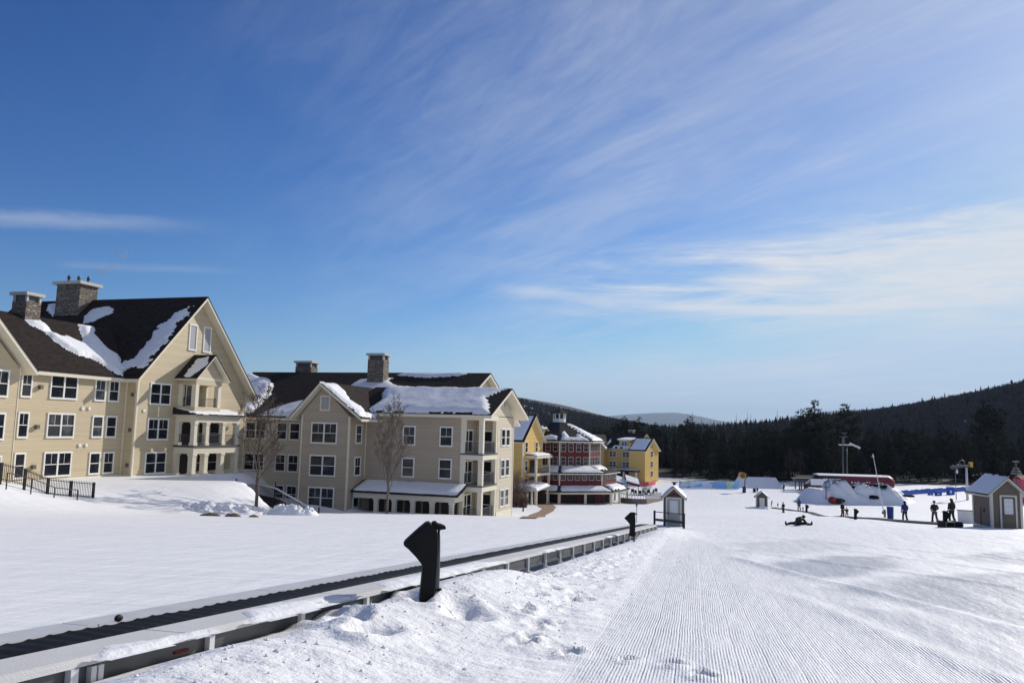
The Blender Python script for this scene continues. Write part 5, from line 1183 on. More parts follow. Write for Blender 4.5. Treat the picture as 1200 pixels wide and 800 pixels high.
m = MB(); m.ball(q-Zv*.05, (4.6*s_, 1.0, 4.2*s_), 14, 9); m.build('tent_body', 'orange', TT, True)
m = MB(); m.ball(q+rt*1.2+Zv*-.15, (8*s_, 1.0, 3.2*s_), 12, 8); m.build('ground_sheet', 'black', TT, True)
q = atd(968, 577, 168); BP = thing('banner_pole', 'slim pinkish pole standing at the left snow mound', 'pole', q); m = MB(); m.tube([q-Zv*1.5, q+Zv*2.2], .09, 8); m.build('pole', 'redpanel', BP)

# ================================================================== RED LIFT STATION with long white roof
pA, pB = atd(959, 556, 205), atd(1047, 560, 203); gzz = min(gz(pA.x, pA.y), gz(pB.x, pB.y)); ax = (pB-pA); ax.z = 0; LN = ax.length; ang = math.atan2(ax.y, ax.x)
LS = thing('lift_station', 'dark red chairlift station with a long rounded white snow roof', 'lift station', (pA.x, pA.y, gzz), ang, local=True)
s_ = 205/FPX; hh = pA.z-gzz
m = MB()
prof = [(0,hh-4.4*s_-.0),(0,hh-.6*s_),(.5,hh+.1),(1.6,hh+.5),(3.4,hh+.5),(4.6,hh+.1),(5,hh-.6*s_),(5,hh-4.4*s_)]
def hull(z_off, x0, x1, name, mat, clip=None, yo=0):
    m = MB(); P_ = [(x0, y+yo*(1 if y > 2.5 else -1), z) for y, z in clip]; m.prism(P_, (x1-x0, 0, 0)); return m.build(name, mat, LS)
hull(0, 0, LN*.93, 'roof', 'snow', [(-.3,hh-.75*s_),(-.15,hh-.2*s_),(.5,hh+.08),(1.6,hh+.25),(3.4,hh+.25),(4.6,hh+.08),(5.15,hh-.2*s_),(5.3,hh-.75*s_)])
m = MB(); m.ball((LN*.93, 2.5, hh-1.75), (2.4, 2.7, 2.1), 16, 10); m.build('end_hood', 'redpanel', LS, True)
m = MB(); m.box(.1, LN*.93, .05, 4.95, hh-11.5*s_, hh-.7*s_); m.build('side_panel', 'redpanel', LS)
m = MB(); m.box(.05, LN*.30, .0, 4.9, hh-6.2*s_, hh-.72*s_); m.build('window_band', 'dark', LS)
m = MB(); rr = random.Random(5)
for i in range(7): x = 1.2+i*LN*.036; m.box(x, x+rr.uniform(.3,.55), -.03, .03, hh-4.9*s_, hh-3.9*s_)
for i in range(7):
    x = LN*.44+i*LN*.04; z = hh-(7.4+.4*math.sin(i*2))*s_
    m.box(x, x+rr.uniform(.15,.5), -.02, .04, z-rr.uniform(.1,.35), z+rr.uniform(.05,.3))
m.build('light_marks', 'white', LS)
for x in (2.5, LN*.45, LN*.85): m = MB(); m.tube([(x, 2.5, -1), (x, 2.5, hh-10*s_)], .5, 10); m.build('column', 'steel_dark', LS)
m = MB(); m.box(-5.5, -.2, 1, 4, hh-9.0*s_, hh-5.2*s_); m.prism([(-6, .6, hh-5.3*s_), (-.3, .6, hh-5.3*s_), (-.3, .6, hh-4.6*s_), (-5, .6, hh-4.6*s_)], (0, 3.8, 0)); m.build('side_shelter', 'hut_dark', LS)
# wooden shelter at its left
q = gp(951, 574); s_ = q.dot(fh)/FPX; WS = thing('wooden_shelter', 'open brown wooden shelter left of the snow mounds', 'shelter', q, TH, local=True)
m = MB(); 
for x in (-14, -7, 0, 8, 16): 
    for y in (0, 3): m.box(x*s_-.12, x*s_+.12, y-.12, y+.12, -.6, 13*s_)
m.build('posts', 'wood', WS)
m = MB(); m.prism([(-15*s_, -.6, 13*s_), (18*s_, -.6, 13*s_), (18*s_, 3.6, 15.5*s_), (-15*s_, 3.6, 15.5*s_)], (0, 0, .18)); m.build('roof', 'shingle_gray', WS)
m = MB(); m.box(-4*s_, 17*s_, 2.9, 3.1, -.3, 12*s_); m.build('back_wall', 'wood', WS)
railing(WS, [(-14*s_, -.3, 0), (16*s_, -.3, 0)], 1.0, 'wood', .3, .05, .1)
q = atd(963, 575, 200); AW = thing('snow_roof_kiosk', 'small kiosk with pale blue snow roof between wooden shelter and left mound', 'kiosk', (q.x, q.y, gz(q.x, q.y)), TH, local=True)
m = MB(); m.box(-2.2, 2.2, 0, 3, -.3, 2.2); m.build('wall', 'wood', AW); m = MB(); m.prism([(-2.9,-.5,2.1),(2.9,-.5,2.1),(2.2,1.5,3.3),(-2.2,1.5,3.3)], (0,0,.25)); m.prism([(-2.2,1.5,3.3),(2.2,1.5,3.3),(2.9,3.5,2.1),(-2.9,3.5,2.1)], (0,0,.25)); m.build('roof', 'snow', AW)

# ================================================================== LIFT TOWERS
q0 = atd(990, 575, 228); q0.z = gz(q0.x, q0.y)-.5; zt = atd(990, 521, 228).z; s_ = 228/FPX
TW = thing('lift_tower', 'tall grey twin pole lift tower rising behind the red lift station', 'lift tower', q0, TH, local=True); th = zt-q0.z
for x in (-1.5, 3.0): m = MB(); m.tube([(x*s_, 0, 0), (x*s_, 0, th+(8*s_ if x < 0 else -4*s_))], [.28, .2], 10); m.build('pole', 'steel_dark', TW, True)
m = MB(); m.beam((-6*s_, 0, th), (9*s_, 0, th), .3, .35); m.build('crossarm', 'steel', TW)
m = MB(); m.beam((4*s_, -1.6, th+.5), (16*s_, -1.6, th-3.2*s_), .5, .5); m.build('sheave_train', 'steel', TW)
m = MB(); m.beam((-5*s_, 0, th+9.2*s_), (5*s_, 0, th+9.2*s_), .2, .25); m.beam((-3*s_, 0, th+13.5*s_), (4*s_, 0, th+13.5*s_), .2, .25); m.tube([(1*s_,0,th), (1*s_,0,th+14*s_)], .12, 6); m.build('catwalk', 'steel_dark', TW)
m = MB(); m.tube([(3*s_, 0, th-4*s_), (6*s_, 0, th)], .12, 6); m.build('brace', 'steel_dark', TW)
q0 = atd(1132, 578, 190); q0.z = gz(q0.x, q0.y)-.5; zt = atd(1132, 546, 190).z; s_ = 190/FPX; th = zt-q0.z
T2w = thing('lift_tower', 'shorter lift tower with round sheave wheels and a yellow box, left of the taupe hut', 'lift tower', q0, TH, local=True)
m = MB(); m.tube([(1.5*s_, 0, 0), (1.5*s_, 0, th)], [.3, .24], 10); m.build('pole', 'steel', T2w, True)
m = MB(); m.beam((-17*s_, 0, th-1.5*s_), (7*s_, 0, th+.5*s_), .6, .5); m.build('crossarm', 'steel_dark', T2w)
for x, z, r in ((-4*s_, th+3.8*s_, 3.6*s_), (-15*s_, th-1.5*s_, 2.4*s_), (-9.5*s_, th-.3*s_, 2.2*s_)):
    m = MB(); m.tube([(x+r*math.cos(a)*.85, -.2, z+r*math.sin(a)*.85) for a in np.linspace(0, 2*math.pi, 15)], .14, 6, False); m.build('sheave_wheel', 'steel_dark', T2w, True)
m = MB(); m.box(5*s_, 8*s_, -.5, .3, th-1*s_, th+5*s_); m.build('control_box', 'yellow_gun', T2w)
m = MB(); m.tube([(-9.5*s_, 0, th-4*s_), (-9.5*s_, 0, th-8.5*s_)], .22, 8); m.build('lamp', 'white', T2w, True)
m = MB(); m.tube([(-11.5*s_, 0, -.2), (-11.5*s_, 0, th-1.5*s_)], .1, 6); m.build('ladder_pole', 'steel_dark', T2w)
q0 = atd(1192, 578, 160); q0.z = gz(q0.x, q0.y); s_ = 160/FPX; th = atd(1192, 541, 160).z-q0.z
T3w = thing('lift_tower', 'slim lift pole with stacked insulator discs behind the taupe hut', 'lift tower', q0, TH, local=True)
m = MB(); m.tube([(0,0,-.5),(0,0,th)], .16, 8); m.build('pole', 'steel_dark', T3w)
for z, r in ((th, .6), (th-8*s_, .55), (th-11*s_, .8), (th-14*s_, 1.0)): m = MB(); m.tube([(0,0,z-.15),(0,0,z+.15)], r, 14); m.build('disc', 'steel_dark', T3w)
q0 = atd(1202, 562, 185); TR = thing('red_shelter', 'edge of a red and violet tented shelter behind the taupe hut', 'shelter', (q0.x, q0.y, gz(q0.x, q0.y)), TH, local=True); hz_ = q0.z-gz(q0.x, q0.y)
m = MB(); m.box(-1.0, 4, 0, 3, -.2, hz_); m.build('canvas', 'pinknet', TR); m = MB(); m.prism([(-1.2,-.2,hz_),(4.2,-.2,hz_),(4.2,1.5,hz_+.9),(-1.2,1.5,hz_+.9)], (0,0,.1)); m.prism([(-1.2,1.5,hz_+.9),(4.2,1.5,hz_+.9),(4.2,3.2,hz_),(-1.2,3.2,hz_)], (0,0,.1)); m.build('roof', 'orange', TR)

# ================================================================== NETS, BANNERS, FENCES
def curtain(name, label, cat, pts, h, mat, postmat='steel_dark', drop=.05, thick=.05, group=None, every=1):
    t = thing(name, label, cat, pts[0], group=group); m = MB(); ps = []
    for a, b in zip(pts[:-1], pts[1:]):
        n = max(1, int((b-a).length/2.2))
        for i in range(n): q = a.lerp(b, i/n); ps.append(Vector((q.x, q.y, gz(q.x, q.y))))
    ps.append(pts[-1])
    for i, (a, b) in enumerate(zip(ps[:-1], ps[1:])):
        d_ = (b-a); n_ = Vector((d_.y, -d_.x, 0)).normalized()*thick; wv = .12*math.sin(i*2.1)
        m.prism([a+Zv*drop, b+Zv*drop, b+Zv*(h+wv*.5), a+Zv*(h+wv)], n_)
    m.build('fabric', mat, t); m = MB()
    for q in ps[::every]: m.beam(q-Zv*.3, q+Zv*(h+.15), .07)
    m.build('poles', postmat, t); return t
def line(*uv): return [gp(u, v) for u, v in uv]
curtain('banner_fence', 'long pale blue printed banner fence across the far snow below the dark forest', 'banner fence', line((796,572.0),(815,572.2),(840,572.6),(866,573.2)), 1.85, 'banner')
curtain('padded_fence', 'long low deep blue padded fence beyond the snow mounds', 'fence', line((1056,580.5),(1080,578.5),(1105,577.0),(1142,574.5)), 1.25, 'blue_net', every=3)
for i, (u, v, w_, h_, lab) in enumerate([(1100,580.5,8,5,'bright blue crash pad in front of the long blue fence'),(1091,580,6,3,'low blue crash pad left of the bright crash pad'),(1114.5,579.5,9,9,'tall blue crash pad with a white patch by the shorter lift tower')]):
    q = gp(u, v); s_ = q.dot(fh)/FPX; PD = thing('crash_pad', lab, 'pad', q, TH, 'blue crash pads near the fence', local=True); m = MB(); m.box(-w_*s_/2, w_*s_/2, 0, .4, -.1, h_*s_); m.build('pad_body', 'blue_net', PD, False, .06)
    m = MB(); m.box(-w_*s_*.15, w_*s_*.12, -.02, .02, h_*s_*.2, h_*s_*.55); m.build('patch', 'white', PD)
curtain('red_netting', 'pink red safety netting around the patio of the ochre lodge', 'netting', line((768,567.5),(760,569.5),(750,570),(738,569)), 1.15, 'pinknet')
curtain('pale_netting', 'pale pinkish netting beside the red building', 'netting', line((738,569.5),(722,567),(706,562)), 1.5, 'cream_net')
for u, v, w_, lab in ((742, 565, 15, 'snow covered patio awning nearest the red netting'), (722, 563, 17, 'snow covered patio awning beside the red building')):
    q = atd(u, v-2, 188); PA = thing('patio_awning', lab, 'awning', (q.x, q.y, gz(q.x, q.y)), TH, 'awnings on the patio', local=True); s_ = 188/FPX; hz_ = q.z-gz(q.x, q.y)
    m = MB(); m.prism([(-w_*s_/2, 0, hz_-.2), (w_*s_/2, 0, hz_-1.0), (w_*s_/2, 2.5, hz_+.1), (-w_*s_/2, 2.5, hz_+1.0)], (0,0,.3)); m.build('snow_top', 'snow', PA)
    m = MB(); m.prism([(-w_*s_/2, -.05, hz_-.6), (w_*s_/2, -.05, hz_-1.35), (w_*s_/2, -.05, hz_-.95), (-w_*s_/2, -.05, hz_-.2)], (0,.1,0)); m.build('awning_edge', 'rubber', PA)
    for x in (-w_*s_/2+.2, w_*s_/2-.2): m = MB(); m.box(x-.08, x+.08, .5, .66, -.3, hz_-.4); m.build('leg', 'steel_dark', PA)

# stone retaining wall and patio furniture
a, b, c, d = gp(727, 588.5), gp(741, 590), gp(758, 590.5), gp(777, 586)
RW2 = thing('retaining_wall', 'curved low brown stone retaining wall by the red building', 'wall', a); m = MB()
for p, q in ((a, b), (b, c), (c, d)): n_ = Vector((-(q-p).y, (q-p).x, 0)).normalized()*.5; m.prism([p-Zv*.5, q-Zv*.5, q+Zv*(.95 if q is not d else .3), p+Zv*.95], n_)
m.build('wall_body', 'stonewall', RW2)
m = MB()
for p, q in ((a, b), (b, c), (c, d)):
    n_ = Vector((-(q-p).y, (q-p).x, 0)).normalized()*.25; k_ = .95; m.beam(p+n_+Zv*1.75, q+n_+Zv*(1.5 if q is not d else .8), .08)
    n = max(2, int((q-p).length/.5))
    for i in range(n): r_ = p.lerp(q, i/n)+n_; m.beam(r_+Zv*.3, r_+Zv*1.7, .05)
m.build('rail', 'black', RW2)
for i, (u, v) in enumerate([(741,578.5),(746,580),(751,580.5),(755,579.5),(760,579.5),(764,579),(768,577.5)]):
    q = gp(u, v); PT_ = thing('patio_chair', 'dark patio chair standing in snow between the retaining wall and the red netting', 'chair', q, random.uniform(0, 6), 'dark patio chairs', local=True)
    m = MB(); m.box(-.35, .35, -.35, .35, .42, .5); m.build('seat', 'furn', PT_); m = MB(); m.box(-.35, .35, .3, .38, .5, 1.15); m.build('backrest', 'furn', PT_)
    for x in (-.3, .3):
        for y in (-.3, .3): m = MB(); m.box(x-.05, x+.05, y-.05, y+.05, -.1, .42); m.build('leg', 'furn', PT_)
q = gp(683, 588); PB = thing('picnic_table', 'small pale topped table under the porch of the red building', 'table', q, .2, local=True)
m = MB(); m.box(-1, 1, -.5, .5, .7, .8); m.build('tabletop', 'steel', PB)
for x in (-.8, .8): m = MB(); m.box(x-.06, x+.06, -.4, .4, -.2, .7); m.build('leg', 'steel_dark', PB)

# long low building with snow roof, fan snow gun, bin
pA, pB = atd(866, 571, 214), atd(916, 571.5, 214); zb_ = gz(pA.x, pA.y)-.3; ax = pB-pA; LN = ax.length; s_ = 214/FPX
LB2 = thing('storage_barn', 'long low building far down the slope with an unbroken white snow roof', 'building', (pA.x, pA.y, zb_), math.atan2(ax.y, ax.x), local=True); ht = pA.z-zb_
m = MB(); m.box(.4, LN-.4, .3, 5.7, -.3, ht-.1); m.build('wall', 'hut_dark', LB2)
m = MB(); m.prism([(0,-.3,ht-.2),(LN+.3,-.3,ht-.2),(LN-2.6*s_,3,ht+10.5*s_),(2.6*s_,3,ht+10.5*s_)], (0,-.02,.3)); m.prism([(0,6.3,ht-.2),(2.6*s_,3,ht+10.5*s_),(LN-2.6*s_,3,ht+10.5*s_),(LN+.3,6.3,ht-.2)], (0,0,.3)); m.prism([(0,-.3,ht-.2),(2.6*s_,3,ht+10.5*s_),(0,6.3,ht-.2)], (-.05,0,.3)); m.prism([(LN+.3,-.3,ht-.2),(LN+.3,6.3,ht-.2),(LN-2.6*s_,3,ht+10.5*s_)], (.05,0,.3)); m.build('snow_roof', 'snow', LB2)
m = MB(); m.box(0, LN, -.32, -.1, ht-.5, ht-.22); m.build('eave_board', 'hut_dark', LB2)
q = gp(872, 577); s_ = q.dot(fh)/FPX; FG = thing('fan_snow_gun', 'yellow fan snow gun on a dark mast with a blue pad round its foot', 'snow gun', q, TH, local=True)
m = MB(); m.tube([(0,0,-.2),(1.5*s_,0,17*s_)], [.16,.12], 8); m.build('mast', 'steel_dark', FG, True)
m = MB(); m.tube([(0,0,0),(.4*s_,0,7*s_)], [.45,.42], 12); m.build('pad', 'blue', FG, True)
m = MB(); m.tube([(-2.5*s_,-.9,19.5*s_),(-2.5*s_,.9,19.9*s_)], [.8,.68], 18); f_ = m.build('fan_drum', 'yellow_gun', FG, True)
m = MB(); m.tube([(-2.5*s_,-.94,19.5*s_),(-2.5*s_,-.85,19.5*s_)], [.62,.62], 16); m.build('fan_grille', 'wood', f_)
m = MB(); m.box(.5*s_, 3.6*s_, -.3, .4, 17*s_, 22*s_); m.build('motor_box', 'hedge', FG)
q = gp(884, 576.5); s_ = q.dot(fh)/FPX; BB = thing('equipment_box', 'dark square equipment box left of the tiny figure above the far hut', 'box', q, TH, local=True); m = MB(); m.box(-1.4*s_, 1.4*s_, -.3, .3, -.2, 4.2*s_); m.build('box_body', 'black', BB, False, .04); m = MB(); m.box(-1.5*s_, 1.5*s_, -.35, .35, 4.2*s_, 4.5*s_); m.build('lid', 'steel_dark', BB)
pile('snow_pile', 'snow pile at the right end of the pale blue banner fence', gp(858, 570), 2.6, 1.2, 1.6, 9)

# ================================================================== FOREST
def conifer_mesh(H, Rb, seed, kind=0):
    """returns trunk MB and foliage arrays; branches in whorls with drooping sprays"""
    r = random.Random(seed); V, F_ = [], []
    tr_ = MB(); tr_.tube([(0,0,-.5),(0,0,H*.5),(0,0,H)], [H*.014,H*.009,.02], 5, False)
    nw = int(H*1.6) if kind == 0 else int(H*1.0); z0 = H*(.04 if kind == 0 else .25)
    for i in range(nw):
        t = (i+r.random()*.7)/nw; z = z0+(H*.985-z0)*t
        L0 = Rb*((1-t)**.85*.95+.06) if kind == 0 else Rb*(.45+.75*math.sin(min(1, t*1.25)*math.pi*.62+.35))*(1-t**3*.8)
        nb = r.randint(5, 7) if kind == 0 else r.randint(3, 5)
        for b in range(nb):
            if r.random() < (.10 if kind == 0 else .18): continue
            a = r.uniform(0, 2*math.pi); L1 = L0*r.uniform(.55, 1.15); el = r.uniform(-.28, .02) if kind == 0 else r.uniform(.05, .45)
            d = Vector((math.cos(a), math.sin(a), el)); sd = Vector((-math.sin(a), math.cos(a), 0)); ns = 4 if kind == 0 else 5
            for k in range(ns):
                f = (k+.6)/ns
                if kind and f < .35: continue
                p = Vector((0,0,z))+d*(L1*f)+Vector((0,0,-.12*L1*f*f if kind == 0 else .1*L1*f*f)); sz = L1*(.34 if kind == 0 else .30)*(1.1-.45*f)*r.uniform(.7,1.25)
                for sg in (-1, 1):
                    q = p+sd*sg*sz+d*sz*.55+Vector((0,0,r.uniform(-.4,.12)*sz)); o = len(V)
                    n_ = d*.32*sz; V += [tuple(p-n_*.7), tuple(p+n_), tuple(q+Vector((0,0,r.uniform(-.2,.2)*sz)))]; F_.append((o, o+1, o+2))
                if kind:
                    for _ in range(6):
                        q = p+Vector((r.gauss(0,.6), r.gauss(0,.6), r.gauss(.15,.4)))*sz; o = len(V); w_ = Vector((r.gauss(0,1), r.gauss(0,1), r.gauss(0,.6))).normalized()*sz*.85; h_ = Vector((r.gauss(0,1), r.gauss(0,1), r.gauss(0,.8))).normalized()*sz*.85
                        V += [tuple(q-w_), tuple(q+w_), tuple(q+h_)]; F_.append((o, o+1, o+2))
    return tr_, V, F_
def conifer(name, label, H, Rb, seed, kind, group=None):
    t = thing(name, label, 'tree', (0,0,0), group=group, local=True); tr_, V, F_ = conifer_mesh(H, Rb, seed, kind)
    tr_.build('trunk', 'bark_dark', t); npmesh('crown', V, F_, 'needle2' if kind or seed % 3 == 0 else 'needle', t); return t
lab_c = 'dark evergreen in the dense forest edge behind the far snow'; gr_c = 'evergreens of the forest edge'
lab_b = 'bare grey brown trunk among the forest edge evergreens'; gr_b = 'bare trees of the forest edge'
protos = [conifer('forest_conifer', lab_c, 17+2*(i % 3), 3.4+.5*(i % 4), 200+i, 1 if i == 4 else 0, gr_c) for i in range(6)]
bprotos = []
for i in range(3):
    t = thing('forest_bare_tree', lab_b, 'tree', (0,0,0), 0, gr_b, local=True); bare_tree(t, (0,0,0), 14+1.5*i, 4.6, 4, 300+i, 'twig', .15, .25, 16, 1.1, .02, .70); bprotos.append(t)
fr = random.Random(3); placed = []
def forest_z(x, y): return float(max(gz(x, y), hill_r(np.array([x]), np.array([y]))[0], hill_l(np.array([x]), np.array([y]))[0]))
usedp, usedb = set(), set(); nc = nbt = 0
tries = 0
while tries < 6000 and (nc < 175 or nbt < 75):
    tries += 1
    u = fr.uniform(690, 1285); d = fr.uniform(0, 1)**1.4*62+(247 if u < 1000 else 262)
    q = atd(u, 560, d); x, y = q.x, q.y
    if any((x-a)**2+(y-b)**2 < 9 for a, b in placed): continue
    if u < 790 and d < 285: continue
    placed.append((x, y)); z = forest_z(x, y)
    bare = fr.random() < .30
    if bare and nbt < 75:
        pr0 = fr.choice(bprotos); s_ = fr.uniform(.6, .86); loc = (x, y, z); nbt += 1
        if id(pr0) not in usedb: usedb.add(id(pr0)); pr0.location = loc; pr0.scale = (s_,)*3
        else: dup(pr0, loc, fr.uniform(0, 6.28), None, None, s_)
    elif nc < 175:
        pr0 = fr.choice(protos); s_ = fr.uniform(.68, 1.08); loc = (x, y, z); nc += 1
        if id(pr0) not in usedp: usedp.add(id(pr0)); pr0.location = loc; pr0.scale = (s_, s_, s_)
        else: dup(pr0, loc, fr.uniform(0, 6.28), None, None, (s_*fr.uniform(.9,1.15), s_*fr.uniform(.9,1.15), s_))
landform('forest_floor', -75, 250, 215, 360, (120, 60), lambda x, y: np.where((x*fh.x+y*fh.y > 252+3*fbm(x/9., y/9., 14, 3)) & (600+FPX*(x*rt.x+y*rt.y)/np.maximum(1, x*fh.x+y*fh.y) > 690), np.maximum(ground(x, y), hill_r(x, y))+.22, ground(x, y)-1.5), 'floor')
# stand-out crowns above the tree line
for i, (u, vt, d, Rb, sd, kd, lab) in enumerate([(955,468,262,4.6,401,1,'tallest open crowned pine breaking the skyline right of centre'),(989,471,266,4.4,402,1,'ragged flat topped pine on the skyline right of the tallest pine'),(938,477,268,3.2,403,1,'short ragged pine on the skyline left of the tallest pine'),(1155,466,330,5.6,404,1,'broad dark pine standing out on the right hillside'),(1100,478,330,4.0,405,0,'dark pointed spruce halfway along the right hillside'),(730,487,345,5.0,406,1,'round topped pine behind the dark roof of the ochre lodge'),(768,494,330,4.0,407,1,'dark pine just right of the ochre lodge gable')]):
    q = atd(u, vt, d); z = forest_z(q.x, q.y); t = conifer('skyline_pine' if kd else 'skyline_spruce', lab, q.z-z, Rb, sd, kd); t.location = (q.x, q.y, z)
# the wooded hills as one mass: simple layered trees, thousands of them
def low_conifers(X_, Y_, Z_, H_, seed):
    n = len(X_); r = np.random.default_rng(seed); Vs, Fs = [], []; k = 6; off = 0
    for tier in range(4):
        zb_ = (.08+.22*tier)*H_; zt_ = (.08+.22*tier+.34)*H_; rad = (.21*(1-.22*tier))*H_*r.uniform(.8,1.2,n)
        a0 = r.uniform(0, 6.28, n); P_ = np.zeros((n, k+1, 3))
        for j in range(k):
            rr_ = rad*r.uniform(.65, 1.2, n); a = a0+2*math.pi*j/k; P_[:, j, 0] = X_+rr_*np.cos(a); P_[:, j, 1] = Y_+rr_*np.sin(a); P_[:, j, 2] = Z_+zb_-r.uniform(0, .08, n)*H_
        P_[:, k, 0] = X_; P_[:, k, 1] = Y_; P_[:, k, 2] = Z_+np.minimum(zt_, H_)
        base = off+np.arange(n)[:, None]*(k+1)
        for j in range(k): Fs.append(np.stack([base[:, 0]+j, base[:, 0]+(j+1) % k, base[:, 0]+k], 1))
        Vs.append(P_.reshape(-1, 3)); off += n*(k+1)
    return np.concatenate(Vs), np.concatenate(Fs)
def low_bare(X_, Y_, Z_, H_, seed, m_=30):
    n = len(X_); r = np.random.default_rng(seed); P_ = np.zeros((n, m_, 3, 3)); wid = r.uniform(.26, .40, n)*H_
    for j in range(m_):
        if j == 0:
            w_ = .012*H_; P_[:, j, 0] = np.stack([X_-w_, Y_, Z_], 1); P_[:, j, 1] = np.stack([X_+w_, Y_, Z_], 1); P_[:, j, 2] = np.stack([X_, Y_, Z_+.7*H_], 1); continue
        a = r.uniform(0, 6.28, n); q = r.uniform(.2, 1, n)**.6; ph = np.arccos(r.uniform(-.75, 1, n))
        ex, ez = q*np.sin(ph), q*np.cos(ph)
        tx, ty, tz = X_+wid*ex*np.cos(a), Y_+wid*ex*np.sin(a), Z_+H_*(.64+.36*ez)
        bx_, by_, bz_ = X_+wid*ex*.35*np.cos(a), Y_+wid*ex*.35*np.sin(a), tz-H_*r.uniform(.12, .24, n)
        w_ = r.uniform(.025, .05, n)*H_; b2 = r.uniform(0, 6.28, n)
        P_[:, j, 0] = np.stack([bx_+w_*np.cos(b2), by_+w_*np.sin(b2), bz_], 1); P_[:, j, 1] = np.stack([bx_-w_*np.cos(b2), by_-w_*np.sin(b2), bz_], 1); P_[:, j, 2] = np.stack([tx, ty, tz], 1)
    return P_.reshape(-1, 3), np.arange(n*m_*3).reshape(-1, 3)
def scatter(n, u0_, u1_, d0, d1, pw, seed):
    r = np.random.default_rng(seed); u = r.uniform(u0_, u1_, n); d = d0+(d1-d0)*r.uniform(0, 1, n)**pw
    lat_ = (u-600)/FPX*d; x = rt.x*lat_+fh.x*d; y = rt.y*lat_+fh.y*d; return x, y
X1, Y1_ = scatter(13000, 640, 1330, 318, 1120, 1.0, 21); Z1 = hill_any(X1, Y1_)
dd1 = X1*fh.x+Y1_*fh.y; uu1 = 600+FPX*(X1*rt.x+Y1_*rt.y)/dd1
con = np.random.default_rng(8).random(len(X1)) < np.where(uu1 < 1000, np.where(dd1 < 480, .75, .3), np.where(dd1 < 430, .22, .05))
V1, F1 = low_conifers(X1[con], Y1_[con], Z1[con]-.3, np.random.default_rng(1).uniform(9, 17, con.sum()), 31)
tag(npmesh('forest_conifers', V1, F1, 'needle'), 'dark evergreen forest covering the right hillside and valley', 'forest', kind='stuff')
V1, F1 = low_bare(X1[~con], Y1_[~con], Z1[~con]-.3, np.random.default_rng(2).uniform(9, 14, (~con).sum()), 32, 34)
tag(npmesh('forest_bare_trees', V1, F1, 'twig'), 'grey brown leafless forest mixed over the right hillside', 'forest', kind='stuff')
X2, Y2_ = scatter(5200, 520, 800, 420, 1560, .8, 22); Z2 = hill_any(X2, Y2_)
V1, F1 = low_conifers(X2[:1500], Y2_[:1500], Z2[:1500]-.3, np.random.default_rng(3).uniform(8, 14, 1500), 33)
tag(npmesh('forest_conifers', V1, F1, 'needle'), 'dark evergreen forest on the left hill behind the village', 'forest', kind='stuff')
V1, F1 = low_bare(X2[1500:], Y2_[1500:], Z2[1500:]-.3, np.random.default_rng(4).uniform(9, 14, 3700), 34)
tag(npmesh('forest_bare_trees', V1, F1, 'twig'), 'leafless forest on the left hill behind the village', 'forest', kind='stuff')
# pale ski trail cut on the left hill
tp = [atd(u, 480, 1330) for u in (608, 618, 632, 646)]
V, F_ = [], []
for i in range(13):
    f = i/12; a = atd(604+40*f, 480, 1395-70*f+20*math.sin(f*5)); 
    for s2 in (-1, 0, 1): q = a+fh*s2*(26+8*math.sin(f*7)); V.append((q.x, q.y, float(hill_l(np.array([q.x]), np.array([q.y]))[0])+3.0))
for i in range(12):
    for j in (0, 1): F_.append((i*3+j, i*3+j+1, (i+1)*3+j+1, (i+1)*3+j))
tag(npmesh('snow_trail', V, F_, 'snow', None, True), kind='structure')

# ================================================================== SMOKE from the big chimney
q = Vector((-63.3, 61.8, 14.3)); m, nt, b = newmat('chimney_smoke'); nt.nodes.remove(b)
pv = N(nt, 'ShaderNodeVolumePrincipled'); pv.inputs['Color'].default_value = (.98,.97,.96,1); pv.inputs['Anisotropy'].default_value = .62; tc = N(nt, 'ShaderNodeTexCoord'); no = N(nt, 'ShaderNodeTexNoise'); no.inputs['Scale'].default_value = 1.1; no.inputs['Detail'].default_value = 3
L(nt, tc.outputs['Object'], no.inputs['Vector']); L(nt, math_(nt, 'MULTIPLY', ramp(nt, no.outputs['Fac'], .34, .66), .9), pv.inputs['Density']); L(nt, pv.outputs[0], nt.nodes['Material Output'].inputs['Volume']); M['smoke'] = m
sm = MB(); sm.tube([(0,0,0),(.5,.4,.45),(1.3,.9,.75),(2.0,1.2,1.3),(2.4,1.4,2.1),(2.7,1.6,2.8)], [.12,.38,.5,.55,.55,.15], 12); so = sm.build('smoke', 'smoke', None, True); so.location = q
tag(so, 'thin wisp of white smoke drifting off the big flue chimney', 'smoke', kind='stuff')

# ================================================================== HAZE
HZ = True
if HZ:
    m, nt, b = newmat('valley_haze'); nt.nodes.remove(b); pv = N(nt, 'ShaderNodeVolumePrincipled'); pv.inputs['Color'].default_value = (.60,.78,1,1); pv.inputs['Density'].default_value = 4e-5; pv.inputs['Anisotropy'].default_value = .1
    L(nt, pv.outputs[0], nt.nodes['Material Output'].inputs['Volume']); M['haze'] = m
    hb = MB(); hb.box(-12500, 9600, -300, 24500, -160, 760); ho = hb.build('haze', 'haze'); tag(ho, kind='stuff')

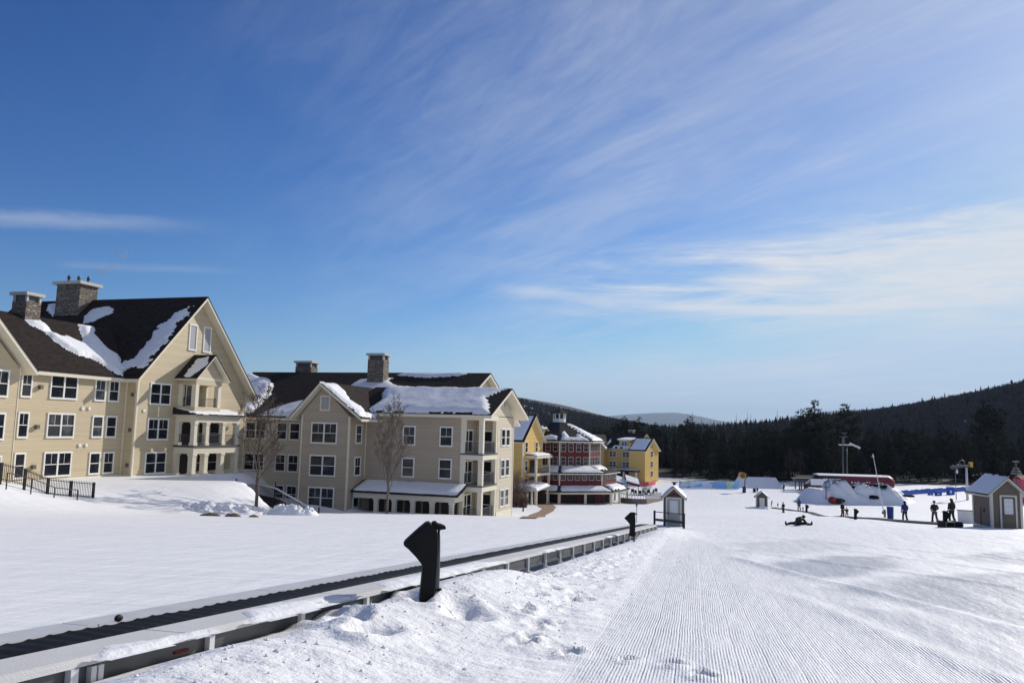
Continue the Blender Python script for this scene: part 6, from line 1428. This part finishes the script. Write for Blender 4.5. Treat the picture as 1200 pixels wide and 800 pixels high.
# ================================================================== SKY, SUN, CAMERA
SUN_AZ, SUN_EL = R(27.5), R(27)                                  # from +Y towards +X
Wd = bpy.data.worlds.new('World'); S.world = Wd; Wd.use_nodes = True; nt = Wd.node_tree
bg = nt.nodes['Background']; sky = N(nt, 'ShaderNodeTexSky'); sky.sky_type = 'NISHITA'; sky.sun_disc = False
sky.sun_elevation = SUN_EL; sky.sun_rotation = SUN_AZ; sky.altitude = 500; sky.air_density = 1.0; sky.dust_density = .3; sky.ozone_density = 2.2
tc = N(nt, 'ShaderNodeTexCoord'); D = tc.outputs['Generated']
mp = N(nt, 'ShaderNodeMapping'); mp.vector_type = 'POINT'; mp.inputs['Rotation'].default_value = (0, 0, -TH); L(nt, D, mp.inputs[0])
sp = N(nt, 'ShaderNodeSeparateXYZ'); L(nt, mp.outputs[0], sp.inputs[0])
x_, y_, z_ = sp.outputs
az = math_(nt, 'ARCTAN2', x_, y_); hyp = math_(nt, 'SQRT', math_(nt, 'ADD', math_(nt, 'MULTIPLY', x_, x_), math_(nt, 'MULTIPLY', y_, y_))); el = math_(nt, 'ARCTAN2', z_, hyp)
zc = math_(nt, 'ADD', math_(nt, 'MAXIMUM', z_, .0), .09); px_ = math_(nt, 'DIVIDE', x_, zc); py_ = math_(nt, 'DIVIDE', y_, zc)
def comb(a, b, c=0.):
    n = nt.nodes.new('ShaderNodeCombineXYZ')
    for i, s in enumerate((a, b, c)):
        if isinstance(s, (int, float)): n.inputs[i].default_value = s
        else: L(nt, s, n.inputs[i])
    return n.outputs[0]
def noise(vec, sc, det, rough=.55, dist=0., mapping=None):
    if mapping:
        mm = N(nt, 'ShaderNodeMapping'); mm.inputs['Scale'].default_value = mapping[0]; mm.inputs['Rotation'].default_value = (0, 0, mapping[1]); L(nt, vec, mm.inputs[0]); vec = mm.outputs[0]
    n = N(nt, 'ShaderNodeTexNoise'); n.inputs['Scale'].default_value = sc; n.inputs['Detail'].default_value = det; n.inputs['Roughness'].default_value = rough; n.inputs['Distortion'].default_value = dist
    L(nt, vec, n.inputs['Vector']); return n.outputs['Fac']
plane = comb(px_, py_)
def mul(a, b): return math_(nt, 'MULTIPLY', a, b)
def add(a, b): return math_(nt, 'ADD', a, b)
# high thin veil of fibres drawn out by the wind, thicker to the right
wa = R(-34); along = add(mul(px_, math.sin(wa)), mul(py_, math.cos(wa))); across = math_(nt, 'SUBTRACT', mul(px_, math.cos(wa)), mul(py_, math.sin(wa)))
big = noise(plane, .75, 5, .55, .4)
fib1 = noise(comb(mul(along, .42), mul(across, 1.5)), 1.25, 11, .66, .9)
fib2 = noise(comb(mul(along, .9), mul(across, 3.4), 4.), 1.6, 10, .68, 1.4)
right = ramp(nt, add(az, mul(el, .42)), -.40, .42)
veil = add(mul(fib1, .55), add(mul(fib2, .30), mul(big, .42)))
veil = mul(mul(ramp(nt, veil, .47, .95), right), .60)
wash = mul(mul(ramp(nt, az, -.30, .65), ramp(nt, el, .10, .34)), .25)
# low bank of bright streaks at right
ae = comb(mul(az, 3.0), mul(el, 26.0)); bankn = noise(ae, 1.5, 10, .64, .7, ((1., 1., 1), R(-5)))
def band(c, w, a0, a1): 
    e = math_(nt, 'DIVIDE', math_(nt, 'ABSOLUTE', math_(nt, 'SUBTRACT', el, c)), w); g = math_(nt, 'SUBTRACT', 1., ramp(nt, e, .1, 1.)); return mul(g, ramp(nt, az, a0, a1))
lowb = add(band(R(10.4), R(5.0), R(-7), R(20)), mul(band(R(13), R(5.5), R(12), R(34)), .7))
lowb = mul(mul(ramp(nt, add(mul(bankn, 1.0), mul(lowb, .28)), .48, .92), math_(nt, 'MINIMUM', mul(lowb, 1.5), 1.)), add(.62, mul(ramp(nt, noise(comb(mul(az, 9.), mul(el, 70.), 2.), 1., 9, .66, .8), .35, .65), .5)))
# thin streaks: contrail on the right, two wisps on the left
def streak(a0, e0, a1, e1, w, seed):
    t = math_(nt, 'DIVIDE', math_(nt, 'SUBTRACT', az, R(a0)), R(a1-a0)); ec = add(R(e0), mul(t, R(e1-e0)))
    wn = noise(comb(mul(az, 14.), mul(el, 60.), seed), 1., 5, .6)
    e = math_(nt, 'DIVIDE', math_(nt, 'ABSOLUTE', math_(nt, 'SUBTRACT', el, add(ec, mul(add(wn, -.5), R(w*1.2))))), R(w))
    ends_ = mul(ramp(nt, t, -.02, .12), math_(nt, 'SUBTRACT', 1., ramp(nt, t, .55, 1.)))
    return mul(mul(math_(nt, 'SUBTRACT', 1., ramp(nt, e, 0., 1.)), ends_), add(.5, mul(wn, .6)))
s1 = mul(streak(9.0, 8.9, 46, 8.4, .42, 1.), .75); s2 = mul(streak(-46, 10.8, -19, 13.5, .8, 2.), .30); s3 = mul(streak(-31, 9.6, -17, 10.5, .4, 3.), .12); s4 = mul(streak(-2, 10.2, 26, 8.0, .7, 4.), .45)
s5 = mul(streak(-38, 30.5, -16, 30.0, 2.2, 5.), .12)
cl = veil
for q in (wash, mul(lowb, .98), s1, s2, s3, s4, s5): cl = math_(nt, 'SUBTRACT', 1., mul(math_(nt, 'SUBTRACT', 1., cl), math_(nt, 'SUBTRACT', 1., q)))
cl = math_(nt, 'MINIMUM', cl, .95)
cc = N(nt, 'ShaderNodeRGB'); cc.outputs[0].default_value = (7.6, 7.9, 8.4, 1)
sc3 = N(nt, 'ShaderNodeSeparateColor'); L(nt, sky.outputs[0], sc3.inputs[0]); cb3 = N(nt, 'ShaderNodeCombineColor')
for i, (a_, p_) in enumerate(((1.02,1.76),(.965,1.44),(1.138,1.21))):
    q = mul(math_(nt, 'POWER', mul(sc3.outputs[i], .10), p_), a_*10.); q = math_(nt, 'SMOOTH_MIN', q, (5.2, 6.8, 8.7)[i], 2.2); L(nt, q, cb3.inputs[i])
col = mixc(nt, cl, cb3.outputs[0], cc.outputs[0])
L(nt, col, bg.inputs[0]); bg.inputs[1].default_value = .10
sl = bpy.data.lights.new('sun', 'SUN'); sl.energy = 4.15; sl.angle = R(.55); sl.color = (1., .945, .86); so_ = bpy.data.objects.new('sun', sl); COL.objects.link(so_)
sd_ = Vector((math.sin(SUN_AZ)*math.cos(SUN_EL), math.cos(SUN_AZ)*math.cos(SUN_EL), math.sin(SUN_EL))); so_.rotation_euler = sd_.to_track_quat('Z', 'Y').to_euler(); so_.location = (40, 40, 60)
cam = bpy.data.cameras.new('camera'); cam.sensor_width = 36; cam.sensor_fit = 'HORIZONTAL'; cam.lens = 36*FPX/1200; cam.clip_start = .1; cam.clip_end = 30000
co = bpy.data.objects.new('camera', cam); COL.objects.link(co); mw = Matrix((cr, cu, -fw)).transposed().to_4x4(); co.matrix_world = mw; S.camera = co
S.view_settings.view_transform = 'Standard'; S.view_settings.look = 'None'; S.view_settings.exposure = 0; S.view_settings.gamma = 1
S.render.engine = 'CYCLES'
try:
    S.cycles.volume_bounces = 0; S.cycles.max_bounces = 6; S.cycles.volume_step_rate = 1.0; S.cycles.volume_max_steps = 64
except Exception: pass
